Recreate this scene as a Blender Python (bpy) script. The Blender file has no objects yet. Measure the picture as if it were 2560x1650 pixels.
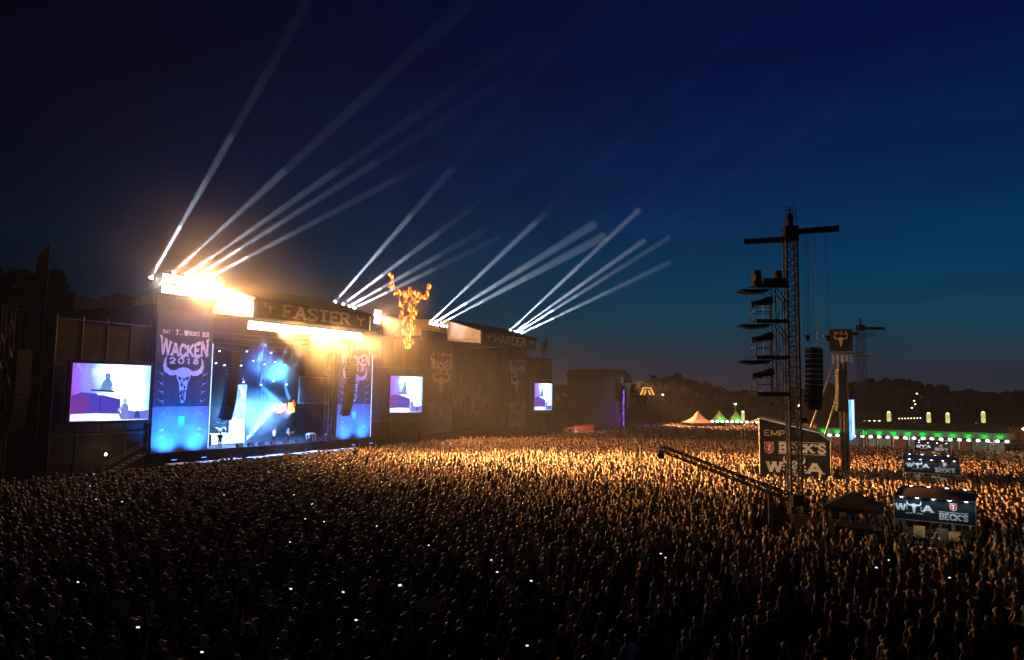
import bpy, bmesh, math, random
from mathutils import Vector, Matrix
R = math.radians
rnd = random.Random(7)
sc = bpy.context.scene
C = sc.collection
V = Vector

# ------------------------------------------------------------------ camera
CAM_H, F_PX, PITCH, ROLL = 9.0, 1770.0, math.atan(150 / 1770), 0.014
cam = bpy.data.cameras.new('camera'); cam_o = bpy.data.objects.new('camera', cam); C.objects.link(cam_o)
cam.sensor_width = 36; cam.lens = 36 * F_PX / 2560; cam.clip_end = 5000; cam.clip_start = 0.2
cam_o.matrix_world = Matrix.Translation((0, 0, CAM_H)) @ Matrix.Rotation(math.pi / 2 + PITCH, 4, 'X') @ Matrix.Rotation(ROLL, 4, 'Z')
sc.camera = cam_o

# ------------------------------------------------------------------ sky (after sunset, last light far to the right)
world = bpy.data.worlds.new('World'); sc.world = world; world.use_nodes = True
nt = world.node_tree; nt.nodes.clear()
def wn(t, **k):
    n = nt.nodes.new(t)
    for a, b in k.items(): setattr(n, a, b)
    return n
SUN_AZ = R(56)
tc = wn('ShaderNodeTexCoord'); sep = wn('ShaderNodeSeparateXYZ'); nt.links.new(tc.outputs['Generated'], sep.inputs[0])
ramp = wn('ShaderNodeValToRGB'); nt.links.new(sep.outputs['Z'], ramp.inputs[0])
els = [(0.0, (.034, .032, .048)), (.035, (.022, .034, .056)), (.085, (.005, .050, .088)), (.17, (.0006, .038, .104)), (.27, (.0004, .0165, .082)), (.42, (.0003, .0048, .048)), (1.0, (.0003, .0012, .014))]
e = ramp.color_ramp.elements
while len(e) < len(els): e.new(.5)
for el, (p, c) in zip(e, els): el.position = p; el.color = (*c, 1)
dot = wn('ShaderNodeVectorMath', operation='DOT_PRODUCT'); nt.links.new(tc.outputs['Generated'], dot.inputs[0])
dot.inputs[1].default_value = (math.sin(SUN_AZ), math.cos(SUN_AZ), 0)
mr = wn('ShaderNodeMapRange', interpolation_type='SMOOTHSTEP'); nt.links.new(dot.outputs['Value'], mr.inputs['Value'])
mr.inputs['From Min'].default_value = -.15; mr.inputs['From Max'].default_value = 1.05
mr.inputs['To Min'].default_value = .10; mr.inputs['To Max'].default_value = 1.12
cmap = wn('ShaderNodeMapping'); nt.links.new(tc.outputs['Generated'], cmap.inputs[0]); cmap.inputs['Scale'].default_value = (2.2, 2.2, 16)
cno = wn('ShaderNodeTexNoise'); nt.links.new(cmap.outputs[0], cno.inputs['Vector']); cno.inputs['Scale'].default_value = 1.6; cno.inputs['Detail'].default_value = 5
cmr = wn('ShaderNodeMapRange'); nt.links.new(cno.outputs[0], cmr.inputs[0]); cmr.inputs[1].default_value = .35; cmr.inputs[2].default_value = .75; cmr.inputs[3].default_value = 1.06; cmr.inputs[4].default_value = .80
csc = wn('ShaderNodeVectorMath', operation='SCALE'); nt.links.new(ramp.outputs[0], csc.inputs[0]); nt.links.new(cmr.outputs[0], csc.inputs['Scale'])
mul = wn('ShaderNodeVectorMath', operation='SCALE'); nt.links.new(csc.outputs[0], mul.inputs[0]); nt.links.new(mr.outputs[0], mul.inputs['Scale'])
sky = wn('ShaderNodeTexSky', sky_type='NISHITA'); sky.sun_disc = False
sky.sun_elevation = R(-4); sky.sun_rotation = SUN_AZ
bg2 = wn('ShaderNodeBackground'); nt.links.new(sky.outputs[0], bg2.inputs[0]); bg2.inputs[1].default_value = .004
bg = wn('ShaderNodeBackground'); nt.links.new(mul.outputs[0], bg.inputs[0]); bg.inputs[1].default_value = 1
add = wn('ShaderNodeAddShader'); nt.links.new(bg.outputs[0], add.inputs[0]); nt.links.new(bg2.outputs[0], add.inputs[1])
nt.links.new(add.outputs[0], wn('ShaderNodeOutputWorld').inputs[0])

# ------------------------------------------------------------------ exposure and render settings
sc.view_settings.view_transform = 'Standard'; sc.view_settings.look = 'None'
sc.view_settings.exposure = 0; sc.view_settings.gamma = 1
cy = sc.cycles
cy.use_denoising = True; cy.max_bounces = 3; cy.diffuse_bounces = 1; cy.glossy_bounces = 1; cy.volume_bounces = 0
cy.transmission_bounces = 1; cy.transparent_max_bounces = 40; cy.sample_clamp_direct = 0; cy.sample_clamp_indirect = 2
cy.use_adaptive_sampling = False; cy.volume_step_rate = 4

# ------------------------------------------------------------------ stage frame: t along the stage front, d towards the audience
A = R(30.7)
U = V((math.sin(A), math.cos(A), 0)); N = V((math.cos(A), -math.sin(A), 0)); S0 = V((-37.28, 73.9, 0))
STAGE_RZ = math.pi / 2 - A
def W(t, d, z): return S0 + U * t + N * d + V((0, 0, z))
def td(P):
    q = V((P[0], P[1], 0)) - S0
    return q.dot(U), q.dot(N)
PERIOD = 45.2

# ------------------------------------------------------------------ materials
MATS = {}
def mat(name, col, rough=.7, metal=0., var=.25, scale=3., bump=0., bscale=30.):
    if name in MATS: return MATS[name]
    m = bpy.data.materials.new(name); m.use_nodes = True; t = m.node_tree; b = t.nodes['Principled BSDF']
    b.inputs['Roughness'].default_value = rough; b.inputs['Metallic'].default_value = metal
    if max(col) < .13 and not metal: b.inputs['Specular IOR Level'].default_value = .12
    co = t.nodes.new('ShaderNodeTexCoord'); no = t.nodes.new('ShaderNodeTexNoise'); no.inputs['Scale'].default_value = scale
    no.inputs['Detail'].default_value = 3
    t.links.new(co.outputs['Object'], no.inputs['Vector'])
    rp = t.nodes.new('ShaderNodeValToRGB'); t.links.new(no.outputs[0], rp.inputs[0])
    rp.color_ramp.elements[0].position = .3; rp.color_ramp.elements[1].position = .75
    rp.color_ramp.elements[0].color = (*[c * (1 - var) for c in col], 1); rp.color_ramp.elements[1].color = (*[min(1, c * (1 + var)) for c in col], 1)
    t.links.new(rp.outputs[0], b.inputs['Base Color'])
    if bump:
        n2 = t.nodes.new('ShaderNodeTexNoise'); n2.inputs['Scale'].default_value = bscale; t.links.new(co.outputs['Object'], n2.inputs['Vector'])
        bp = t.nodes.new('ShaderNodeBump'); bp.inputs['Strength'].default_value = bump; t.links.new(n2.outputs[0], bp.inputs['Height'])
        t.links.new(bp.outputs[0], b.inputs['Normal'])
    MATS[name] = m; return m
def emat(name, col, strength, sample=False, noise=0., nscale=8.):
    if name in MATS: return MATS[name]
    m = bpy.data.materials.new(name); m.use_nodes = True; t = m.node_tree; t.nodes.clear()
    o = t.nodes.new('ShaderNodeOutputMaterial'); em = t.nodes.new('ShaderNodeEmission'); t.links.new(em.outputs[0], o.inputs[0])
    em.inputs[0].default_value = (*col, 1); em.inputs[1].default_value = strength
    if noise:
        co = t.nodes.new('ShaderNodeTexCoord'); no = t.nodes.new('ShaderNodeTexNoise'); no.inputs['Scale'].default_value = nscale
        t.links.new(co.outputs['Object'], no.inputs['Vector'])
        mr_ = t.nodes.new('ShaderNodeMapRange'); t.links.new(no.outputs[0], mr_.inputs[0]); mr_.inputs[1].default_value = .3; mr_.inputs[2].default_value = .7
        mr_.inputs[3].default_value = strength * (1 - noise); mr_.inputs[4].default_value = strength * (1 + noise); t.links.new(mr_.outputs[0], em.inputs[1])
    m.cycles.emission_sampling = 'AUTO' if sample else 'NONE'
    MATS[name] = m; return m
def volmat(name, dens, col=(.9, .93, 1), ani=.2):
    if name in MATS: return MATS[name]
    m = bpy.data.materials.new(name); m.use_nodes = True; t = m.node_tree; t.nodes.clear()
    o = t.nodes.new('ShaderNodeOutputMaterial'); pv = t.nodes.new('ShaderNodeVolumePrincipled')
    pv.inputs['Density'].default_value = dens; pv.inputs['Color'].default_value = (*col, 1); pv.inputs['Anisotropy'].default_value = ani
    t.links.new(pv.outputs[0], o.inputs['Volume']); MATS[name] = m; return m

STEEL = mat('steel', (.10, .10, .11), .45, .8, .3, 6)
ALU = mat('aluminium', (.42, .42, .44), .38, .9, .2, 5)
BLACK = mat('black_paint', (.018, .018, .02), .55, 0, .4, 4)
SCRIM = mat('black_scrim', (.030, .028, .030), .9, 0, .45, 1.2, .25, 14)
TARP = mat('brown_tarp', (.16, .11, .08), .8, 0, .3, 1.2, .4, 3)
PVC = mat('white_canvas', (.62, .60, .57), .6, 0, .18, 1.0, .5, 3)
DARKPVC = mat('dark_canvas', (.035, .033, .032), .65, 0, .35, 1.2, .4, 4)
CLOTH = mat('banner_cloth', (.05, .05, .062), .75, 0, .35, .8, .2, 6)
PRINT = mat('pale_print', (.62, .62, .66), .7, 0, .25, 2.5)
PRINT_DIM = mat('grey_print', (.33, .33, .36), .7, 0, .45, 3)
REDPRINT = mat('red_print', (.55, .035, .02), .6, 0, .2, 4)
GREENPRINT = mat('green_print', (.05, .7, .12), .6, 0, .2, 4)
WOOD = mat('plywood', (.30, .22, .14), .7, 0, .3, 3)
LENS_W = emat('lens_white', (.82, .9, 1), 26)
LENS_GOLD = emat('lens_gold', (1, .78, .42), 30)

# ------------------------------------------------------------------ mesh helpers
class MB:
    def __init__(s): s.v, s.f, s.m = [], [], []
    def add(s, vs, fs, mi=0):
        b = len(s.v); s.v += [V(x) for x in vs]; s.f += [tuple(i + b for i in f) for f in fs]; s.m += [mi] * len(fs); return s
    def box(s, a, b, mi=0):
        x0, y0, z0 = [min(p, q) for p, q in zip(a, b)]; x1, y1, z1 = [max(p, q) for p, q in zip(a, b)]
        return s.add([(x0, y0, z0), (x1, y0, z0), (x1, y1, z0), (x0, y1, z0), (x0, y0, z1), (x1, y0, z1), (x1, y1, z1), (x0, y1, z1)],
                     [(3, 2, 1, 0), (4, 5, 6, 7), (0, 1, 5, 4), (1, 2, 6, 5), (2, 3, 7, 6), (3, 0, 4, 7)], mi)
    def bar(s, p, q, r, r2=None, n=4, mi=0):
        p, q = V(p), V(q); r2 = r if r2 is None else r2
        Q = (q - p).to_track_quat('Z', 'Y'); vs = []
        for c, rr in ((p, r), (q, r2)):
            for k in range(n):
                a = 2 * math.pi * (k + .5) / n; vs.append(c + Q @ V((rr * math.cos(a), rr * math.sin(a), 0)))
        return s.add(vs, [(k, (k + 1) % n, n + (k + 1) % n, n + k) for k in range(n)] + [tuple(range(n))[::-1], tuple(range(n, 2 * n))], mi)
    def prism(s, pts, off, mi=0):
        n = len(pts); pts = [V(p) for p in pts]; off = V(off)
        nrm = V((0, 0, 0))
        for i in range(n): nrm += pts[i].cross(pts[(i + 1) % n])
        if nrm.dot(off) < 0: pts = pts[::-1]
        return s.add(pts + [p + off for p in pts], [tuple(range(n))[::-1], tuple(range(n, 2 * n))] + [(k, (k + 1) % n, n + (k + 1) % n, n + k) for k in range(n)], mi)
    def lathe(s, prof, c=(0, 0, 0), n=12, mi=0, quat=None):
        c = V(c); vs = []
        for r, z in prof:
            for k in range(n):
                a = 2 * math.pi * k / n; p = V((r * math.cos(a), r * math.sin(a), z)); vs.append(c + (quat @ p if quat else p))
        fs = []
        for i in range(len(prof) - 1):
            for k in range(n): fs.append((i * n + k, i * n + (k + 1) % n, (i + 1) * n + (k + 1) % n, (i + 1) * n + k))
        L = len(prof) - 1
        fs += [tuple(range(n))[::-1], tuple(range(L * n, L * n + n))]
        return s.add(vs, fs, mi)
    def mesh(s, name, mats, smooth=False):
        me = bpy.data.meshes.new(name); me.from_pydata([tuple(v) for v in s.v], [], s.f)
        for m in (mats if isinstance(mats, (list, tuple)) else [mats]): me.materials.append(m)
        me.polygons.foreach_set('material_index', s.m)
        if smooth: me.polygons.foreach_set('use_smooth', [True] * len(s.f))
        me.update(); return me
    def build(s, name, mats, parent=None, smooth=False):
        return put(name, s.mesh(name, mats, smooth), parent)
def put(name, me, parent=None, loc=None, rot=None, scale=None):
    o = bpy.data.objects.new(name, me); C.objects.link(o)
    if parent: o.parent = parent
    if loc is not None: o.location = loc
    if rot is not None: o.rotation_euler = rot
    if scale is not None: o.scale = scale
    return o
def tag(o, label=None, cat=None, group=None, kind=None):
    if label: o['label'] = label
    if cat: o['category'] = cat
    if group: o['group'] = group
    if kind: o['kind'] = kind
    return o
def thing(name, label, cat, loc=(0, 0, 0), rz=0., group=None):
    o = bpy.data.objects.new(name, None); C.objects.link(o); o.location = loc; o.rotation_euler = (0, 0, rz); o.empty_display_size = .3
    return tag(o, label, cat, group)
def dup(root, loc, rot=None, label=None):
    r = root.copy(); C.objects.link(r); r.location = loc
    if rot is not None: r.rotation_euler = rot
    if label: r['label'] = label
    for ch in list(root.children):
        c = ch.copy(); C.objects.link(c); c.parent = r
        for g in list(ch.children):
            d = g.copy(); C.objects.link(d); d.parent = c
    return r
def spot(loc, target, energy, size, col, blend=.6, r=.15, name='spot_lamp', parent=None):
    l = bpy.data.lights.new(name, 'SPOT'); l.energy = energy; l.spot_size = R(size); l.spot_blend = blend; l.color = col; l.shadow_soft_size = r
    o = bpy.data.objects.new(name, l); C.objects.link(o); o.location = loc; o.rotation_euler = (V(target) - V(loc)).to_track_quat('-Z', 'Y').to_euler()
    return o
def point(loc, energy, col, r=.2, name='lamp_light'):
    l = bpy.data.lights.new(name, 'POINT'); l.energy = energy; l.color = col; l.shadow_soft_size = r
    o = bpy.data.objects.new(name, l); C.objects.link(o); o.location = loc; return o
ORD = ['leftmost', 'second from left', 'third from left', 'fourth from left', 'fifth from left', 'sixth from left', 'seventh from left', 'eighth from left', 'ninth from left', 'tenth from left', 'eleventh from left', 'twelfth from left', 'thirteenth from left', 'fourteenth from left', 'fifteenth from left', 'sixteenth from left', 'seventeenth from left', 'eighteenth from left', 'nineteenth from left', 'twentieth from left', 'twenty-first from left', 'twenty-second from left']

# slab-serif lettering built from strokes: (width, [polylines])
GL = {
 'W': (1.35, [[(0, 1), (.33, 0)], [(.33, 0), (.67, 1)], [(.67, 1), (1.02, 0)], [(1.02, 0), (1.35, 1)]]),
 'A': (1.0, [[(0, 0), (.5, 1)], [(.5, 1), (1, 0)], [(.2, .34), (.8, .34)]]),
 'C': (.85, [[(.85, .74), (.62, .97), (.25, .97), (.02, .7), (.02, .3), (.25, .03), (.62, .03), (.85, .26)]]),
 'K': (.9, [[(.05, 0), (.05, 1)], [(.85, 1), (.1, .42)], [(.3, .56), (.9, 0)]]),
 'E': (.8, [[(.05, 0), (.05, 1)], [(.05, .97), (.8, .97)], [(.05, .5), (.62, .5)], [(.05, .03), (.8, .03)]]),
 'N': (.95, [[(.05, 0), (.05, 1)], [(.05, 1), (.9, 0)], [(.9, 0), (.9, 1)]]),
 'F': (.78, [[(.05, 0), (.05, 1)], [(.05, .97), (.78, .97)], [(.05, .5), (.62, .5)]]),
 'S': (.8, [[(.78, .78), (.6, .97), (.22, .97), (.04, .78), (.2, .56), (.6, .44), (.77, .22), (.58, .03), (.2, .03), (.02, .22)]]),
 'T': (.85, [[(0, .97), (.85, .97)], [(.425, 0), (.425, 1)]]),
 'R': (.9, [[(.05, 0), (.05, 1)], [(.05, .97), (.6, .97), (.8, .76), (.6, .5), (.05, .5)], [(.45, .5), (.88, 0)]]),
 'H': (.95, [[(.05, 0), (.05, 1)], [(.9, 0), (.9, 1)], [(.05, .5), (.9, .5)]]),
 'D': (.88, [[(.05, 0), (.05, 1)], [(.05, .97), (.55, .97), (.84, .7), (.84, .3), (.55, .03), (.05, .03)]]),
 'B': (.85, [[(.05, 0), (.05, 1)], [(.05, .97), (.55, .97), (.76, .75), (.55, .52), (.05, .52)], [(.55, .52), (.8, .28), (.58, .03), (.05, .03)]]),
 'M': (1.15, [[(.05, 0), (.05, 1)], [(.05, 1), (.57, .1)], [(.57, .1), (1.1, 1)], [(1.1, 1), (1.1, 0)]]),
 'P': (.82, [[(.05, 0), (.05, 1)], [(.05, .97), (.58, .97), (.78, .74), (.58, .45), (.05, .45)]]),
 'O': (.95, [[(.28, .97), (.65, .97), (.91, .7), (.91, .3), (.65, .03), (.28, .03), (.03, .3), (.03, .7), (.28, .97)]]),
 'L': (.75, [[(.05, 0), (.05, 1)], [(.05, .03), (.75, .03)]]),
 '0': (.8, [[(.25, .97), (.55, .97), (.78, .7), (.78, .3), (.55, .03), (.25, .03), (.03, .3), (.03, .7), (.25, .97)]]),
 '1': (.5, [[(.28, 0), (.28, 1)], [(.28, .97), (.05, .8)]]),
 '2': (.8, [[(.04, .74), (.22, .97), (.58, .97), (.76, .74), (.66, .5), (.04, .03)], [(.04, .03), (.8, .03)]]),
 '3': (.75, [[(.04, .8), (.25, .97), (.55, .97), (.7, .76), (.5, .53), (.3, .53)], [(.5, .53), (.72, .27), (.52, .03), (.22, .03), (.03, .2)]]),
 '8': (.8, [[(.4, .53), (.12, .74), (.28, .97), (.54, .97), (.7, .74), (.4, .53), (.04, .27), (.22, .03), (.58, .03), (.78, .27), (.4, .53)]]),
 '9': (.78, [[(.74, .66), (.5, .45), (.2, .47), (.04, .7), (.22, .97), (.55, .97), (.74, .7), (.66, .3), (.3, .03)]]),
 "'": (.2, [[(.12, 1), (.06, .72)]]), ':': (.3, [[(.15, .62), (.15, .76)], [(.15, .2), (.15, .34)]]), '.': (.25, [[(.12, .02), (.12, .16)]]), ' ': (.5, []),
}
def text_w(s, gap=.24): return sum(GL[c][0] + gap for c in s) - gap
def text(mb, s, org, ex, ey, h, width=None, th=.2, serif=True, gap=.24, mi=0, depth=.02, warp=None):
    """lettering on the plane org + ex*x + ey*y, standing proud along ex x ey"""
    org, ex, ey = V(org), V(ex), V(ey); en = ex.cross(ey).normalized()
    tot = text_w(s, gap); sx = (width / tot) if width else h
    x = 0.; k = 0
    def P(a, b):
        if warp: b = warp(a / tot, b)
        return org + ex * (a * sx) + ey * (b * h)
    for ch in s:
        w, strokes = GL[ch]
        for pl in strokes:
            for (a, b) in zip(pl[:-1], pl[1:]):
                d = V((b[0] - a[0], b[1] - a[1])); L = d.length; d /= L; nx = V((-d.y, d.x)) * th / 2
                ext = d * (th * .28 if len(pl) > 2 else 0)
                q = [(x + a[0] - ext.x - nx.x, a[1] - ext.y - nx.y), (x + b[0] + ext.x - nx.x, b[1] + ext.y - nx.y), (x + b[0] + ext.x + nx.x, b[1] + ext.y + nx.y), (x + a[0] - ext.x + nx.x, a[1] - ext.y + nx.y)]
                k += 1; mb.prism([P(*p) for p in q], en * (depth + .0015 * (k % 7)), mi)
            if serif and len(pl) == 2:
                for pt, ot in ((pl[0], pl[1]), (pl[1], pl[0])):
                    if pt[1] in (0, 1) and abs(ot[1] - pt[1]) > .5 and ch not in 'W1' or (ch == 'W' and pt[1] == 1) or (ch == '1' and pt[1] == 0):
                        y0, y1 = (0, .11) if pt[1] == 0 else (.89, 1); k += 1
                        mb.prism([P(x + pt[0] - .22, y0), P(x + pt[0] + .22, y0), P(x + pt[0] + .22, y1), P(x + pt[0] - .22, y1)], en * (depth + .012 + .0015 * (k % 7)), mi)
        x += w + gap
    return mb
HEAD = [(-.26, .46), (0, .52), (.26, .46), (.37, .26), (.33, .05), (.22, -.15), (.17, -.5), (.15, -.8), (.06, -1), (-.06, -1), (-.15, -.8), (-.17, -.5), (-.22, -.15), (-.33, .05), (-.37, .26)]
HORN = [(.24, .44), (.45, .36), (.66, .38), (.84, .5), (.9, .72), (.86, .98), (.98, .8), (1.03, .55), (.95, .3), (.72, .16), (.5, .15), (.34, .22)]
EYE = [(.1, .06), (.25, .12), (.27, .0), (.14, -.06)]
NOSE = [(.02, -.45), (.08, -.5), (.1, -.75), (.04, -.8)]
def skull(mb, c, ex, ey, s, mi=0, mi_dark=None, depth=.02):
    c, ex, ey = V(c), V(ex) * s, V(ey) * s; en = ex.cross(ey).normalized()
    P = lambda p, sg=1: c + ex * (p[0] * sg) + ey * p[1]
    mb.prism([P(p) for p in HEAD], en * depth, mi)
    for sg in (-1, 1):
        mb.prism([P(p, sg) for p in HORN], en * (depth * .8), mi)
        if mi_dark is not None:
            mb.prism([P(p, sg) for p in EYE], en * (depth * 1.5), mi_dark); mb.prism([P(p, sg) for p in NOSE], en * (depth * 1.5), mi_dark)
SHIELD = [(-.42, .5), (-.2, .44), (0, .5), (.2, .44), (.42, .5), (.38, .2), (.42, -.1), (.3, -.42), (0, -.56), (-.3, -.42), (-.42, -.1), (-.38, .2)]
KEYP = [(-.14, -.3), (.02, -.36), (.1, -.2), (.06, -.05), (.2, .3), (-.2, .3), (-.2, .18), (.02, .18), (-.1, -.1), (-.16, -.16)]
def shield(mb, c, ex, ey, s, mi_red, mi_white):
    c, ex, ey = V(c), V(ex) * s, V(ey) * s; en = ex.cross(ey).normalized(); P = lambda p, k=1: c + ex * p[0] * k + ey * p[1] * k
    mb.prism([P(p, 1.13) for p in SHIELD], en * .012, mi_white); mb.prism([P(p) for p in SHIELD], en * .02, mi_red); mb.prism([P(p) for p in KEYP], en * .03, mi_white)
def woa(mb, c, ex, ey, h, mi=0, mi_dark=None, estd=True):
    """W (skull) A emblem centred on c, letter height h"""
    c, ex, ey = V(c), V(ex), V(ey); wl = 1.32 * h
    text(mb, 'W', c - ex * (2.5 * h) - ey * (h * .5), ex, ey, h, width=wl, th=.3, mi=mi)
    text(mb, 'A', c + ex * (1.22 * h) - ey * (h * .5), ex, ey, h, width=wl * .95, th=.28, mi=mi)
    for sg in (-1, 1):
        for yy in (-.22, .12):
            q = c + ex * (sg * .98 * h) + ey * (yy * h); a = .085 * h
            mb.prism([q - ex * a - ey * a, q + ex * a - ey * a, q + ex * a + ey * a, q - ex * a + ey * a], ex.cross(ey) * .02, mi)
    skull(mb, c + ey * (.16 * h), ex, ey, h, mi, mi_dark)
    if estd:
        text(mb, 'ESTD', c - ex * (1.15 * h) - ey * (.95 * h), ex, ey, .2 * h, width=.85 * h, th=.22, serif=False, mi=mi)
        text(mb, '1990', c + ex * (.32 * h) - ey * (.95 * h), ex, ey, .2 * h, width=.85 * h, th=.22, serif=False, mi=mi)
def text_parts(s, name, m, parent, org, ex, ey, h, width, th=.2, gap=.24, depth=.02, warp=None, serif=True):
    tot = text_w(s, gap); x = 0.
    for ch in s:
        w_ = GL[ch][0]; mb = MB(); u0 = x / tot; wl = w_ / tot
        wp = (lambda a, b, u0=u0, wl=wl: warp(u0 + wl * a, b)) if warp else None
        if GL[ch][1]: text(mb, ch, V(org) + V(ex) * (x * width / tot), ex, ey, h, width=w_ * width / tot, th=th, depth=depth, warp=wp, serif=serif); mb.build(name, m, parent)
        x += w_ + gap
def truss(mb, p, q, w, step=1.0, r=.03, side=V((0, 0, 1)), mi=0):
    """box truss between p and q"""
    p, q = V(p), V(q); D = (q - p); L = D.length; D /= L; a = D.cross(side).normalized() * (w / 2); b = D.cross(a).normalized() * (w / 2)
    cs = [a + b, a - b, -a - b, -a + b]
    for c in cs: mb.bar(p + c, q + c, r, n=4, mi=mi)
    n = max(1, int(L / step))
    for i in range(n):
        s0, s1 = p + D * (L * i / n), p + D * (L * (i + 1) / n)
        for k in range(4):
            c0, c1 = cs[k], cs[(k + 1) % 4]
            if i % 2: c0, c1 = c1, c0
            mb.bar(s0 + c0, s1 + c1, r * .6, n=3, mi=mi)
    return mb

# ------------------------------------------------------------------ ground and haze
GROUND = mat('trodden_grass', (.024, .021, .014), .95, 0, .5, .35, .6, 6)
g = MB(); n = 40; ext = 1150.
for i in range(n + 1):
    for j in range(n + 1): g.v.append(V((-ext + 2 * ext * i / n, -ext + 2 * ext * j / n, 0)))
for i in range(n):
    for j in range(n): g.f.append((i * (n + 1) + j, (i + 1) * (n + 1) + j, (i + 1) * (n + 1) + j + 1, i * (n + 1) + j + 1)); g.m.append(0)
tag(g.build('ground', GROUND), 'dark trodden festival field under the crowd', kind='structure')
hz = MB().box((-1160, -1160, -1), (1160, 1160, 62))
tag(hz.build('haze', volmat('haze', .00036, (.92, .94, 1), .35)), 'thin smoky night air over the field', kind='stuff')

# ------------------------------------------------------------------ the two main stages
HEADER = mat('header_cloth', (.12, .10, .08), .7, 0, .3, 1.0, .2, 5)
HPRINT = mat('header_print', (.74, .69, .62), .7, 0, .35, 2.0)
def stage(t0, word, label):
    s = thing('festival_stage', label, 'stage', W(t0, 0, 0), STAGE_RZ)
    MB().box((-.2, .02, 0), (33.4, 16, 1.9)).build('deck', BLACK, s)
    b = MB()
    for k in range(17): b.box((k * 2.05 - .1, -.04, .02), (k * 2.05 + 1.9, .015, 1.82))
    b.build('deck_skirt', SCRIM, s)
    # roof: slopes down to the front, white canvas side panels
    r = MB(); r.prism([(7.0, -6.75, 18.62), (7.0, 1, 20.85), (7.0, 9, 21.3), (7.0, 16, 19.6), (7.0, 16, 19.3), (7.0, 9, 21.0), (7.0, 1, 20.55), (7.0, -6.75, 18.35)], (18.6, 0, 0))
    r.build('roof', DARKPVC, s)
    for x in (6.9, 25.62):
        q = MB(); ny = 18
        for i in range(ny + 1):
            y = -6.5 + 22.3 * i / ny; zt = 18.6 + (y + 6.5) * .285 if y < 1 else (20.75 + (y - 1) * .056 if y < 9 else 21.2 - (y - 9) * .243)
            zb = 16.5 + (y + 6.5) * .10 if y < 1 else 17.25
            for k in range(5): q.v.append(V((x + .05 * math.sin(i * 1.9 + k), y, zb + (zt - .05 - zb) * k / 4)))
        for i in range(ny):
            for k in range(4): a = i * 5 + k; q.f.append((a, a + 5, a + 6, a + 1)); q.m.append(0)
        q.build('side_canvas', PVC, s, smooth=True)
    h = MB().box((7.3, -6.68, 16.5), (25.25, -6.5, 18.6)).build('header_sign', HEADER, s)
    text_parts(word, 'letter', HPRINT, h, (10.9, -6.7, 16.88), (1, 0, 0), (0, 0, 1), 1.4, 10.6, th=.24, depth=.03)
    for cx in (9.0, 23.6): l = MB(); skull(l, (cx, -6.7, 17.6), (1, 0, 0), (0, 0, 1), .72, depth=.03); l.build('skull_emblem', HPRINT, h)
    # roof towers, each with legs and braces
    for (x, y) in ((6.9, .9), (26.0, .9), (6.9, 14.5), (26.0, 14.5)):
        tw = truss(MB(), (x, y, 1.9), (x, y, 20), .7, 1.1, .045, V((1, 0, 0))).build('roof_tower', STEEL, s)
    for (p, q) in (((7.3, -5.9, 16.7), (25.2, -5.9, 16.7)), ((7, .9, 17.6), (26, .9, 17.6)), ((6.9, -5.9, 16.9), (6.9, 14, 17.4)), ((25.7, -5.9, 16.9), (25.7, 14, 17.4)), ((7, 5, 15.2), (26, 5, 15.2)), ((7, 9, 14.2), (26, 9, 14.2))):
        truss(MB(), p, q, .6, 1.0, .035).build('roof_truss', STEEL, s)
    # wings behind the banners, back and side walls
    for x0 in (0, 26.5):
        w = MB().box((x0, .12, 1.9), (x0 + 6.7, .22, 18.3)).build('wing_scrim', SCRIM, s)
        for k in range(4): MB().bar((x0 + .1 + k * 2.17, .32, 1.9), (x0 + .1 + k * 2.17, .32, 18.6), .05, n=6).build('scaffold_pole', STEEL, w)
        truss(MB(), (x0 - .1, .15, 18.55), (x0 + 6.8, .15, 18.55), .4, .8, .03).build('lamp_truss', STEEL, s)
    MB().box((-.2, 15.85, 1.9), (33.4, 15.98, 19.2)).build('back_wall', SCRIM, s)
    MB().box((-.2, .3, 1.9), (-.08, 15.8, 17.5)).build('side_wall', SCRIM, s)
    MB().box((33.28, .3, 1.9), (33.4, 15.8, 17.5)).build('side_wall', SCRIM, s)
    return s
faster = stage(0, 'FASTER', 'large brightly lit concert stage with golden lamps under the header')
harder = stage(PERIOD, 'HARDER', 'dark unlit twin concert stage right of the burning skull')
# curtain closing the second stage, with the emblem
cu = thing('stage_curtain', 'dark stage curtain with pale bull emblem closing the unlit stage', 'curtain', W(PERIOD, 0, 1.9), STAGE_RZ)
q = MB(); nx = 80
for i in range(nx + 1):
    x = 7.4 + 18.4 * i / nx
    for z in (0.02, 14.6): q.v.append(V((x, 1.9 + .10 * math.sin(i * 1.25), z)))
for i in range(nx): q.f.append((2 * i, 2 * i + 2, 2 * i + 3, 2 * i + 1)); q.m.append(0)
q.build('curtain_cloth', mat('brown_curtain', (.040, .034, .030), .85, 0, .3, 1.5), cu, smooth=True)
q = MB(); woa(q, (17.2, 1.72, 5.2), (1, 0, 0), (0, 0, 1), 2.5, 0, None, False); text(q, 'ESTD 1990', (14.6, 1.72, 2.5), (1, 0, 0), (0, 0, 1), .6, width=5.2, serif=False)
q.build('curtain_emblem', mat('faded_print', (.20, .18, .165), .8, 0, .5, 1.2), cu)

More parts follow.
